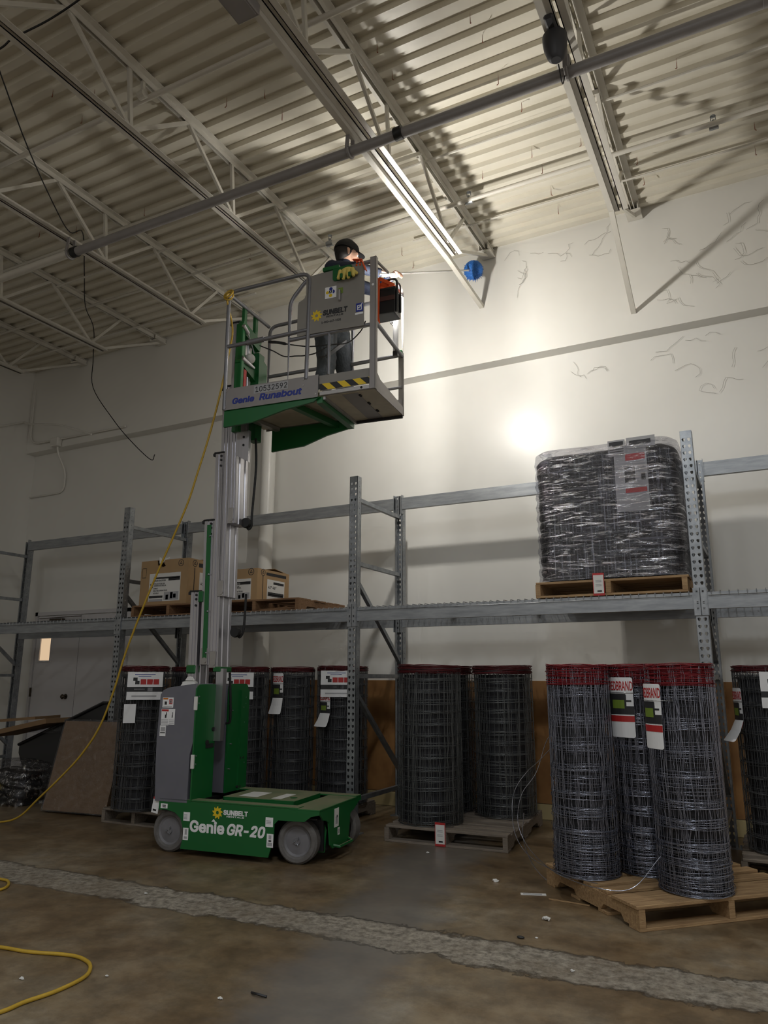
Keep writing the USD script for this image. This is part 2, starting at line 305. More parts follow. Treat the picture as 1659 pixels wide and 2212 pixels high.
struct('ceiling', G().extr(Polygon(prof + top), 18.0, frame((LEFT_X - 0.3, 0, 0), (0, 1, 0), (0, 0, 1), (1, 0, 0))), 'deck_paint')
# double door at the far left of the back wall
door = UsdGeom.Xform.Define(stage, '/World/door_1').GetPrim(); door.SetCustomDataByKey('kind', 'structure')
UsdGeom.Xform(door).AddTranslateOp().Set(Gf.Vec3d(-9.13, LOW_Y, 0))
fr = G(); fr.box(-0.05, 0.0, -0.03, 0.02, 0, 2.14); fr.box(1.72, 1.77, -0.03, 0.02, 0, 2.14); fr.box(-0.05, 1.77, -0.03, 0.02, 2.09, 2.14)
obj('door_frame', fr, 'door_paint', door)
lf = G(); L1 = sbox(0.01, 0.01, 0.855, 2.08).difference(sbox(0.10, 1.47, 0.32, 1.80)); lf.extr(L1, 0.02, FRONT(0, 0.005, 0))
leaf = obj('door_leaf', lf, 'door_paint', door)
obj('lit_pane', G().box(0.10, 0.32, -0.004, 0.001, 1.47, 1.80), 'window_glow', leaf, label='small lit wired-glass pane')
pf = G(); pf.extr(sbox(0.085, 1.455, 0.335, 1.815).difference(sbox(0.105, 1.475, 0.315, 1.795)), 0.012, FRONT(0, -0.013, 0)); obj('pane_frame', pf, 'door_paint', leaf)
obj('door_leaf', G().box(0.865, 1.71, -0.015, 0.005, 0.01, 2.08), 'door_paint', door)
kb = G().lathe([(0.0, 0.075), (0.022, 0.072), (0.032, 0.06), (0.03, 0.045), (0.012, 0.035), (0.012, 0.012), (0.034, 0.008), (0.034, 0.0)], 20, FRONT(0.70, -0.014, 1.0)); obj('door_knob', kb, 'brass_dark', door, smooth=40)
dc = G(); dc.box(0.30, 0.55, -0.075, -0.016, 1.98, 2.04, 0.006); dc.bar((0.42, -0.08, 2.05), (0.95, -0.10, 2.055), 0.02, 0.008); dc.bar((0.10, -0.07, 2.045), (0.42, -0.08, 2.05), 0.02, 0.008); obj('door_closer', dc, 'brass_dark', door)
hg = G()
for z in (0.25, 1.05, 1.85): hg.box(-0.012, 0.012, -0.034, -0.012, z - 0.06, z + 0.06)
obj('door_hinges', hg, 'brass_dark', door)

def tag_thing(name, g, m, label, cat, base, smooth=False, group=None):
    "a thing that is one mesh, given in world coordinates; stands at base"
    t = thing(name, label, cat, base, 0, group); M = np.eye(4); M[:3, 3] = -np.asarray(base, float); g.move(M)
    obj('body', g, m, t, smooth); return t
def single(name, g, m, label, cat, smooth=False, group=None, kind=None):
    d = {'label': label, 'category': cat}
    if group: d['group'] = group
    if kind: d['kind'] = kind
    return obj(name, g, m, None, smooth, **d)

for nm, x0, x1, lab in (('plywood_panel', -7.2, -4.76, 'brown plywood sheet fixed low on the back wall behind the lift'), ('plywood_panel', -4.75, -2.32, 'brown plywood sheet on the wall beside the middle rack upright'), ('plywood_panel', -2.31, 0.12, 'brown plywood sheet on the wall behind the wire rolls right of centre'), ('plywood_panel', 0.13, 2.57, 'brown plywood sheet low on the wall at the right edge')):
    single(nm, G().box(x0, x1, LOW_Y - 0.02, LOW_Y - 0.001, 0.14, 1.235, 0.002), 'plywood', lab, 'plywood sheet')
struct('baseboard_back', G().box(-7.3, 3.2, LOW_Y - 0.018, LOW_Y + 0.01, 0.0, 0.135, 0.004), 'baseboard')
col = G().tube([(-5.16, 6.93, 0.0), (-5.16, 6.93, LEDGE_Z)], 0.085, 24)
single('round_column', col, 'wall_paint', 'cream painted round pipe column standing against the back wall behind the mast', 'column', smooth=40)

# ------------------------------------------------------------------ roof joists
def angle_pair(g, y0, y1, z, leg, t, gap, updown):
    "two angles back to back along y; horizontal legs at z, vertical legs going updown"
    for s in (-1, 1):
        a, b = sorted((s * gap / 2, s * (gap / 2 + leg))); g.box(a, b, y0, y1, min(z, z + updown * t), max(z, z + updown * t))
        a, b = sorted((s * gap / 2, s * (gap / 2 + t))); g.box(a, b, y0, y1, min(z, z + updown * leg), max(z, z + updown * leg))
def joist(x, label, y_start=-1.0, brace=None):
    t = thing('roof_joist', label, 'joist', (x, 0, 0))
    g = G(); angle_pair(g, y_start, 6.89, DECK_Z - 0.002, 0.052, 0.006, 0.026, -1); obj('top_chord', g, 'joist_paint', t)
    g = G(); angle_pair(g, y_start, 5.93, 5.20, 0.048, 0.006, 0.026, 1); obj('bottom_chord', g, 'joist_paint', t)
    zt, zb = 5.73, 5.225
    segs = [((5.90, zb), (6.86, zt - 0.02)), ((5.72, zb), (6.15, zt))]
    yb = 5.72
    while yb > y_start:
        segs += [((yb, zb), (yb - 0.62, zt)), ((yb - 1.20, zb), (yb - 0.62, zt)), ((yb - 1.20, zb), (yb - 1.26, zt))]; yb -= 1.20
    for a, b in segs:
        d = 0.014
        obj('web_bar', G().bar((0, *a), (0, *b), 0.024, 0.030, (0, 1, 0)), 'joist_paint', t)
    g = G(); g.box(-0.07, 0.07, 6.72, 6.895, 5.685, 5.70); g.box(-0.055, -0.045, 6.70, 6.89, 5.70, 5.755); g.box(0.045, 0.055, 6.70, 6.89, 5.70, 5.755); obj('bearing_seat', g, 'joist_paint', t)
    for b in brace or []:
        g = G(); g.bar(*b, 0.045, 0.006); p0, p1 = np.array(b[0]), np.array(b[1]); g.bar(p0 + (0.02, 0, 0.02), p1 + (0.02, 0, 0.02), 0.006, 0.04); obj('wall_brace', g, 'joist_paint', t)
    return t
J = [-0.78, -2.30, -3.85, -5.42, -6.99, -8.52]
joist(J[0], 'white steel roof joist farthest right, carrying the dark horn above the pipe', brace=[((-0.075, 0.5, 5.185), (-0.075, 5.90, 5.185)), ((-0.075, 5.88, 5.18), (-0.085, 6.895, 4.70))])
joist(J[1], 'white steel roof joist ending at the wall right above the blue duster', brace=[((-0.085, 2.86, 5.165), (-0.085, 5.95, 5.165)), ((-0.085, 5.93, 5.165), (-0.10, 6.895, 5.13))])
joist(J[2], 'white steel roof joist passing just left above the worker in the platform')
joist(J[3], 'white steel roof joist whose end disappears behind the lift guard rail')
joist(J[4], 'white steel roof joist meeting the wall above the hanging dark cable')
joist(J[5], 'short visible roof joist nearest the left corner of the hall')

def pipe(name, pts, r, m, label, cat='pipe', extra=None, n=14):
    base = np.asarray(pts[0], float); t = thing(name, label, cat, base)
    obj('pipe', G().tube(np.asarray(pts) - base, r, n), m, t, smooth=40)
    return t, base
PY, PZ = 4.07, 5.05
t, b = pipe('sprinkler_main', [(-5.30, PY, PZ), (3.2, PY + 0.02, PZ)], 0.038, 'pipe_paint', 'thick grey sprinkler main crossing under the joists at mid ceiling', 'pipe')
for x in (-2.0, 0.35):
    obj('coupling', G().tube([(x - 0.03 - b[0], 0, 0), (x + 0.03 - b[0], 0, 0)], 0.047, 16), 'black' if x < -1 else 'pipe_paint', t, smooth=40)
obj('coupling', G().tube([(-0.03, 0, 0), (0.03, 0, 0)], 0.047, 16), 'black', t, smooth=40)
for x in (J[0] - 0.02, J[1] - 0.10, -5.36):
    g = G(); th = np.linspace(0, PI, 9); g.tube([(x - b[0], 0.046 * math.cos(a), -0.046 * math.sin(a)) for a in th], 0.012, 6); g.bar((x - b[0], 0.046, 0), (x - b[0], 0.03, 0.15), 0.03, 0.012, (0, 1, 0)); g.bar((x - b[0], -0.046, 0), (x - b[0], -0.03, 0.15), 0.03, 0.012, (0, 1, 0)); obj('pipe_hanger', g, 'pipe_paint', t)
pipe('sprinkler_main', [(-9.58, PY - 0.02, PZ + 0.01), (-5.34, PY, PZ + 0.01)], 0.033, 'joist_paint', 'thinner pale pipe running on left from the black coupling of the main')
t, b = pipe('sprinkler_branch', [(-9.58, 3.40, 5.60), (3.2, 3.50, 5.60)], 0.021, 'joist_paint', 'thin white branch pipe nearest the camera, clamped under the joists')
g = G(); x = J[2] - b[0]; g.tube([(x - 0.03, 0, 0.0), (x + 0.03, 0, 0)], 0.034, 10); g.box(x - 0.012, x + 0.012, -0.012, 0.012, 0, 0.12); obj('pipe_clamp', g, 'joist_paint', t)
t, b = pipe('sprinkler_branch', [(-4.1, 5.76, 5.61), (3.2, 5.70, 5.61)], 0.021, 'joist_paint', 'thin white branch pipe near the wall, over the bright lamp-lit deck')
for x in (0.0, -2.10, -3.62):
    g = G(); xx = x - b[0]; g.tube([(xx - 0.035, 0, 0), (xx + 0.035, 0, 0)], 0.03, 10); g.tube([(xx, 0, 0), (xx, 0, 0.055)], 0.013, 8); g.tube([(xx - 0.018, 0, 0.055), (xx - 0.018, 0, 0.09), (xx + 0.018, 0, 0.09), (xx + 0.018, 0, 0.055)], 0.004, 5)
    g.lathe([(0.0, 0.092), (0.022, 0.090), (0.022, 0.094), (0.0, 0.096)], 12, frame((xx, 0, 0), (1, 0, 0), (0, 1, 0), (0, 0, 1))); obj('sprinkler_head', g, 'galvanized', t)
def rod(pts, r, label, m='joist_paint'): return pipe('bridging_rod', pts, r, m, label, 'bridging', n=6)
rod([(-9.58, 4.62, 5.67), (3.2, 4.74, 5.67)], 0.017, 'thin white bridging bar running just beyond the thick grey main')
rod([(-9.58, 5.16, 5.69), (3.2, 5.18, 5.69)], 0.011, 'thin white bridging rod second from the thick main towards the wall')
rod([(-9.58, 6.34, 5.69), (-5.0, 6.34, 5.69)], 0.014, 'thin white bridging bar close to the wall above the hanging dark cable')
rod([(-9.58, 5.66, 5.69), (-4.3, 5.68, 5.69)], 0.014, 'thin white bridging bar at left between the main and the wall')
rod([(-2.9, 6.24, 5.70), (3.2, 6.26, 5.70)], 0.010, 'thin white rod next to the wall over the blue duster')
rod([(-9.58, 4.30, 5.24), (-5.5, 4.30, 5.24)], 0.018, 'thin pale bar just behind the pale pipe at left')
# short bent wires poking through the deck
HK = [(-4.29, 3.32), (-4.60, 3.47), (-5.07, 4.63), (-4.58, 3.17), (-3.10, 3.93), (-3.11, 4.18), (-2.12, 3.96), (-2.13, 4.23), (-1.43, 4.04), (-1.41, 4.23), (-1.43, 4.64), (-1.35, 4.98), (-1.43, 5.54), (-1.91, 5.61), (-1.02, 5.6), (-0.63, 6.06), (-0.62, 6.38), (0.30, 6.07), (0.30, 6.41), (-1.41, 5.80), (-1.42, 6.14), (-1.43, 6.44), (-3.11, 6.40), (-3.11, 6.69), (-4.62, 5.73), (-5.90, 4.52), (-3.34, 4.83), (-3.43, 3.87), (-6.1, 5.2), (-6.3, 4.4), (-0.2, 5.1), (-5.95, 5.9)]
hook0 = None
HG = 'rusty wires poking through the roof deck'
for i, (x, y) in enumerate(HK):
    lab = 'short rusty bent wire hanging from the corrugated roof deck'
    if hook0 is None:
        hook0 = thing('deck_wire', lab, 'wire', (x, y, DECK_Z + 0.01), 0.3, HG)
        obj('wire', G().tube(bent([(0.0, 0, 0.03), (0, 0, -0.082), (0.012, 0.004, -0.088)], 0.004), 0.0030, 5), 'rust', hook0)
    else: dup(hook0, lab, (x, y, DECK_Z + 0.01), rng.uniform(0, 6.28))
# things hung on the ceiling
t = thing('ceiling_horn', 'dark round horn strapped under the right-hand joist above the thick pipe', 'horn', (J[0] - 0.04, 3.86, 5.05))
obj('bowl', G().lathe([(0.0, -0.085), (0.03, -0.085), (0.05, -0.065), (0.070, 0.0), (0.076, 0.05), (0.076, 0.085), (0.0, 0.09)], 24), 'horn_grey', t, smooth=40)
g = G(); g.box(-0.03, 0.03, -0.16, -0.02, 0.085, 0.12, 0.012); g.box(-0.05, 0.04, -0.02, 0.08, 0.085, 0.15, 0.01); obj('bracket', g, 'horn_grey', t)
obj('cord', G().tube(curve([(0.0, 0.06, -0.06), (0.0, 0.15, -0.13), (0.01, 0.20, -0.02)]), 0.004, 5), 'black', t)
g = G(); g.box(-0.11, 0.05, -0.30, 0.06, -0.03, 0.045, 0.006)
t = thing('joist_box', 'grey sheet metal box at the end of the bar under the middle joist', 'junction box', (J[1] - 0.09, 2.83, 5.15)); obj('body', g, 'pipe_paint', t)
obj('cover', G().box(-0.095, 0.035, -0.28, 0.04, -0.036, -0.030), 'pipe_paint', t)
cable = curve([(-4.39, 2.60, 5.42), (-4.81, 3.17, 5.33), (-5.235, 3.78, 5.30), (-5.50, 4.15, 5.36), (-5.9, 4.60, 5.74), (-6.45, 5.1, 5.72), (-7.0, 5.6, 5.66), (-7.28, 5.98, 5.60), (-7.62, 6.3, 5.38), (-7.75, 6.45, 5.05), (-7.45, 6.55, 4.60), (-7.15, 6.6, 4.27), (-6.78, 6.62, 3.96), (-6.72, 6.63, 4.02)], 6)
tag_thing('hanging_cable', G().tube(cable, 0.0055, 6), 'black', 'thin dark cable sagging from the joists at left and dangling before the wall', 'cable', cable[0])
g = G().tube(curve([(-3.0, 2.5, 5.50), (-3.43, 2.50, 5.42), (-3.72, 2.50, 5.395), (-3.93, 2.49, 5.39), (-4.09, 2.49, 5.40), (-4.21, 2.49, 5.375), (-4.6, 2.5, 5.42)]), 0.007, 6); tag_thing('hanging_cable', g, 'black', 'short dark cable slung across the joist in the upper left corner', 'cable', (-3.0, 2.5, 5.5))

# conduit run at the left corner
cb = np.array((-8.88, WALL_Y - 0.03, 4.56)); t = thing('conduit', 'white electrical conduit with a small box on the wall in the left corner', 'conduit', cb)
for pts in ([(-9.59, 6.35, 4.74), (-9.57, 6.80, 4.97), (-9.25, 6.62, 4.83), (-8.13, 6.30, 4.535), (-7.52, 6.30, 4.31)],):
    obj('conduit_pipe', G().tube(bent(np.array(pts) - cb, 0.12), 0.014, 8), 'conduit', t, smooth=40)
obj('conduit_pipe', G().tube(bent(np.array([(-9.50, 6.87, 5.74), (-9.50, 6.87, 4.62), (-7.55, 6.87, 4.60)]) - cb, 0.2), 0.014, 8), 'conduit', t, smooth=40)
obj('conduit_pipe', G().tube(bent(np.array([(-8.88, 6.87, 4.56), (-8.88, 6.87, 4.40), (-8.86, 7.03, 4.20), (-8.86, 7.04, 3.86), (-9.58, 7.04, 3.86)]) - cb, 0.14), 0.014, 8), 'conduit', t, smooth=40)
obj('conduit_box', G().box(-0.10, 0.06, -0.06, 0.025, -0.06, 0.07, 0.01), 'conduit', t)
# cobwebs on the wall at upper right
def web(seed, x0, x1, z0, z1, n, label):
    r = np.random.default_rng(seed); g = G()
    for k in range(n):
        p = np.array([r.uniform(x0, x1), r.uniform(z0, z1)]); a = r.uniform(-0.9, 0.9); pts = []
        for q in range(r.integers(4, 9)):
            pts.append((p[0], (WALL_Y if p[1] > LEDGE_Z else LOW_Y) - 0.012, p[1])); a += r.normal(0, 0.7); p = p + 0.05 * np.array([math.cos(a), math.sin(a)])
        pts = [q for q in pts if q[2] < 5.72 and abs(q[2] - LEDGE_Z) > 0.05]
        if len(pts) > 2 and (pts[0][2] > LEDGE_Z) == (pts[-1][2] > LEDGE_Z): g.tube(np.array(pts), 0.0013, 3, cap=False)
    single('cobweb', g, 'cobweb', label, 'cobweb', kind='stuff')
web(3, -0.75, 0.45, 4.62, 5.6, 24, 'sooty cobweb strands on the upper wall right of the far right joist')
web(5, -1.6, -0.4, 4.1, 4.44, 8, 'sooty cobweb strands below the ledge at right of centre')
web(9, -2.0, -1.1, 5.3, 5.72, 12, 'sooty cobweb strands hanging under the deck edge between two right joists')
web(12, -0.5, 0.45, 3.7, 4.44, 8, 'sooty cobweb strands on the wall beneath the ledge at the far right')

# ------------------------------------------------------------------ pallet rack
BAY, RY, RD = 2.83, 5.65, 1.0
RX = [-0.41 - BAY * k for k in range(4)]         # uprights right to left
def holes(w, h, xs, z0, pitch, s, tear=True):
    P = sbox(-w / 2, 0, w / 2, h); hs = []
    z = z0
    while z < h - 0.02:
        for x in xs:
            q = [(x - 0.35 * s, z - s), (x + 0.35 * s, z - s), (x + 0.95 * s, z + 0.25 * s), (x + 0.6 * s, z + 0.9 * s), (x - 0.6 * s, z + 0.9 * s), (x - 0.95 * s, z + 0.25 * s)] if tear else [(x + s * math.cos(a), z + s * math.sin(a)) for a in np.arange(6) * PI / 3]
            hs.append(Polygon(q))
        z += pitch
    for q in hs: P = Polygon(P.exterior, list(P.interiors) + [q.exterior.coords])
    return P
PW, PD, PH, TT = 0.082, 0.072, 3.06, 0.0026
def post_mesh(sign):
    "C-section upright; sign +1: web faces -y at y=0, flanges go +y"
    g = G(); g.extr(holes(PW, PH, (-0.0195, 0.0195), 0.045, 0.0508, 0.0125), TT, FRONT(0, TT, 0) if sign > 0 else frame((0, 0, 0), (-1, 0, 0), (0, 0, 1), (0, 1, 0)) @ np.eye(4))
    side = holes(PD, PH, (0.0,), 0.07, 0.0508, 0.0042, False)
    for sx in (-1, 1):
        x = sx * (PW / 2 - TT / 2) - TT / 2
        g.extr(side, TT, frame((x, sign * PD / 2, 0), (0, 1, 0), (0, 0, 1), (1, 0, 0)))
        a, b = sorted((sx * PW / 2, sx * (PW / 2 - 0.018))); y0, y1 = sorted((sign * PD, sign * (PD - TT))); g.box(a, b, y0, y1, 0, PH)
    return g
def upright(x, label):
    t = thing('rack_upright', label, 'rack upright frame', (x, RY, 0))
    obj('post', post_mesh(1), 'galvanized', t)
    g = post_mesh(-1); g.move(frame((0, RD, 0), (1, 0, 0), (0, 1, 0), (0, 0, 1))); obj('post', g, 'galvanized', t)
    ya, yb = 0.045, RD - 0.045
    for z0, z1 in ((0.26, 0.26), (1.275, 1.275), (2.265, 2.265), (2.855, 2.855), (2.13, 1.40), (1.16, 0.40)):
        g = G().bar((0, ya, z0), (0, yb, z1), 0.036, 0.036); obj('brace', g, 'galvanized', t)
    for y in (0.02, RD - 0.02):
        g = G().box(-0.085, 0.085, y - 0.07, y + 0.07, 0, 0.008); g.tube([(0.06, y - 0.05, 0), (0.06, y - 0.05, 0.03)], 0.008, 6); obj('foot_plate', g, 'galvanized', t)
    return t
u0 = upright(RX[1], 'galvanized rack upright frame standing just right of the green lift')
dup(u0, 'galvanized rack upright frame beside the film-wrapped load at right', (RX[0], RY, 0))
dup(u0, 'galvanized rack upright frame left of the lift, beside the leaning cardboard sheet', (RX[2], RY, 0))
dup(u0, 'galvanized rack upright frame at the far left edge near the door', (RX[3], RY, 0))
BL = BAY - PW - 0.004
def beam_parts(t, front):
    "step beam, origin at its left end on the front face of the uprights, z at its top"
    s = 1 if front else -1
    P = Polygon([(0, -0.118), (0.042 * s, -0.118), (0.042 * s, -0.034), (0.042 * s, 0.0), (0.014 * s, 0.0), (0.014 * s, -0.002), (0.006 * s, -0.002), (0.006 * s, -0.034), (0, -0.034)]).buffer(0)
    obj('beam_body', G().extr(P, BL, frame((0, 0.004, 0), (0, 1, 0), (0, 0, 1), (1, 0, 0))), 'galvanized_beam', t)
    for x, d in ((0, -1), (BL, 1)):
        g = G(); a, b = sorted((x, x + d * 0.046)); pl = sbox(a, -0.165, b, 0.03)
        for z in (-0.12, -0.075, 0.0): pl = pl.difference(sbox((a + b) / 2 - 0.006, z - 0.009, (a + b) / 2 + 0.006, z + 0.009))
        g.extr(pl, 0.004, frame((0, -0.0045 if front else 0.0005, 0), (1, 0, 0), (0, 0, 1), (0, -1, 0)) if front else frame((0, 0.0005, 0), (1, 0, 0), (0, 0, 1), (0, -1, 0)))
        a, b = sorted((x, x - d * 0.004)); g.box(a, b, min(-0.004, 0.045 * s), max(0, 0.045 * s), -0.165, 0.03)
        g.tube([((x + d * 0.022), -0.004, -0.105), (x + d * 0.022, -0.010, -0.105)], 0.008, 8); obj('end_connector', g, 'galvanized', t)
bf = thing('rack_beam', 'front shelf beam of the bay under the film-wrapped load', 'rack beam', (RX[1] + PW / 2 + 0.002, RY - 0.002, 1.862)); beam_parts(bf, True)
bb = thing('rack_beam', 'rear shelf beam of the bay under the film-wrapped load', 'rack beam', (RX[1] + PW / 2 + 0.002, RY + RD - 0.055, 1.862)); beam_parts(bb, False)
names = {0: 'of the bay at the far right edge', 2: 'of the bay holding the cardboard boxes', 3: 'of the empty bay at far left'}
for k, w in names.items():
    x = RX[k] + PW / 2 + 0.002
    dup(bf, 'front shelf beam ' + w, (x, RY - 0.002, 1.862)); dup(bb, 'rear shelf beam ' + w, (x, RY + RD - 0.055, 1.862))
for k, w in {0: 'at the far right', 1: 'passing behind the film-wrapped load', 2: 'passing behind the lift mast', 3: 'at the far left'}.items():
    dup(bb, 'top rear beam with nothing on it, ' + w, (RX[k] + PW / 2 + 0.002, RY + RD - 0.055, 3.05))
def wire_deck(x, label):
    t = thing('wire_deck', label, 'wire decking', (x, RY, 1.866))
    g = G(); n = 48
    for i in range(n):
        xx = 0.03 + (BL - 0.06) * i / (n - 1); g.tube(bent([(xx, -0.006, -0.040), (xx, -0.006, 0.003), (xx, RD - 0.02, 0.003), (xx, RD - 0.02, -0.05)], 0.008, 3), 0.0032, 4, cap=False)
    obj('cross_wires', g, 'galvanized', t, kind='stuff')
    g = G()
    for y in (-0.010, 0.12, 0.25, 0.38, 0.51, 0.64, 0.77, 0.90): g.tube([(0.01, y, -0.003 if y > 0 else -0.03), (BL - 0.01, y, -0.003 if y > 0 else -0.03)], 0.0032, 4)
    obj('long_wires', g, 'galvanized', t, kind='stuff')
    for q in (0.2, 0.5, 0.8): obj('support_channel', G().box(BL * q - 0.03, BL * q + 0.03, 0.05, RD - 0.07, -0.03, -0.006), 'galvanized', t)
    return t
w0 = wire_deck(RX[1] + PW / 2 + 0.002, 'wire mesh decking of the shelf under the film-wrapped load')
for k, w in names.items(): dup(w0, 'wire mesh decking of the shelf ' + w, (RX[k] + PW / 2 + 0.002, RY, 1.866))

# ------------------------------------------------------------------ pallets
def pallet(name, label, loc, rz, L, W, m, boards, bottoms=3, gap_seed=1):
    "deck boards along x (length L), stringers along y (length W)"
    r = np.random.default_rng(gap_seed); t = thing(name, label, 'pallet', loc, rz)
    for x in (0.0, L / 2 - 0.02, L - 0.04):
        p = Polygon([(0, 0.017), (0.0, 0.105), (W, 0.105), (W, 0.017), (W * 0.86, 0.017), (W * 0.83, 0.05), (W * 0.66, 0.05), (W * 0.63, 0.017), (W * 0.37, 0.017), (W * 0.34, 0.05), (W * 0.17, 0.05), (W * 0.14, 0.017)])
        obj('stringer', G().extr(p, 0.038, frame((x, 0, 0), (0, 1, 0), (0, 0, 1), (1, 0, 0))), m, t)
    w = 0.089; step = (W - w) / (boards - 1)
    for i in range(boards):
        y = i * step + (r.normal(0, 0.006) if 0 < i < boards - 1 else 0); ww = 0.135 if i in (0, boards - 1) and boards < 8 else w
        if i == boards - 1: y = W - ww
        e = r.uniform(-0.012, 0.012, 2); obj('deck_board', G().box(e[0], L + e[1], y, y + ww, 0.105, 0.105 + 0.016 + r.uniform(0, 0.003), 0.002), m, t)
    for i in range(bottoms):
        y = (W - 0.095) * i / (bottoms - 1); obj('bottom_board', G().box(0, L, y, y + 0.095, 0.0, 0.017, 0.002), m, t)
    return t
FP = np.array([-0.735, 4.27]); FA = math.radians(44.5)       # front pallet corner and heading of its boards
pallet('wooden_pallet', 'light wooden pallet in front, set askew under three shiny wire rolls', (FP[0], FP[1], 0), FA, 1.16, 0.95, 'pallet_wood', 7, 4, 3)
pallet('wooden_pallet', 'weathered grey pallet under the big dark wire rolls at centre', (-2.87, 5.56, 0), 0.06, 1.0, 1.2, 'pallet_grey', 8, 3, 4)
pallet('wooden_pallet', 'brown pallet on the rack shelf under the cardboard boxes', (-5.97, 5.72, 1.872), 0, 1.02, 0.95, 'pallet_brown', 7, 3, 5)
pallet('wooden_pallet', 'brown pallet on the rack shelf right behind the mast', (-4.90, 5.74, 1.872), 0.02, 1.02, 0.9, 'pallet_brown', 7, 3, 6)
pallet('wooden_pallet', 'wooden pallet on the rack shelf under the film-wrapped load', (-1.60, 5.68, 1.872), 0, 1.115, 0.95, 'pallet_wood', 7, 3, 7)
pallet('wooden_pallet', 'dark pallet on the floor behind the lift under two wire rolls', (-4.70, 5.62, 0), 0, 1.2, 0.98, 'pallet_grey', 7, 3, 8)
pallet('wooden_pallet', 'dark pallet on the floor left of the lift under wire rolls', (-5.45, 5.06, 0), 0.03, 0.74, 0.95, 'pallet_grey', 7, 3, 9)
pallet('wooden_pallet', 'dark pallet at the right edge under a labelled wire roll', (-0.31, 5.66, 0), 0, 1.1, 1.0, 'pallet_grey', 7, 3, 10)
PT = 0.124

# ------------------------------------------------------------------ rolls of fence wire
def rings(g, zs, turns, R0, dr, jz, wr, n, r, taper=None):
    for z in zs:
        for k in range(turns):
            R = R0 - dr * k + r.normal(0, dr * 0.35); ph = r.uniform(0, 6.28); a = np.arange(n) / n * 2 * PI
            bul = 1.0 + (0 if taper is None else taper(z))
            zz = z + r.normal(0, jz) + 0.006 * np.sin(a + ph) + 0.003 * np.sin(3 * a + ph * 2)
            rr = R * bul * (1 + 0.010 * np.sin(2 * a + ph) + 0.005 * np.sin(5 * a + ph))
            g.tube(np.stack([rr * np.cos(a), rr * np.sin(a), np.maximum(zz, 0.004)], 1), wr, 3, closed=True)
def stays(g, count, R0, R1, zs, wr, r, wig, hook=0.0, ztop=None):
    for k in range(count):
        a = r.uniform(0, 2 * PI); R = r.uniform(R1, R0); lean = r.normal(0, 0.05); pts = []
        n = len(zs)
        for i, z in enumerate(zs):
            aa = a + lean * z + r.normal(0, wig) / R
            pts.append((R * math.cos(aa), R * math.sin(aa), z + (r.normal(0, 0.012) if 0 < i < n - 1 else -abs(r.normal(0, 0.02)) if i else 0)))
        if hook:
            p = pts[-1]; s = r.choice([-1, 1]); aa = math.atan2(p[1], p[0]) + s * hook / R
            pts.append((R * 1.01 * math.cos(aa), R * 1.01 * math.sin(aa), p[2] - 0.004))
        g.tube(np.array(pts), wr, 3, cap=False)
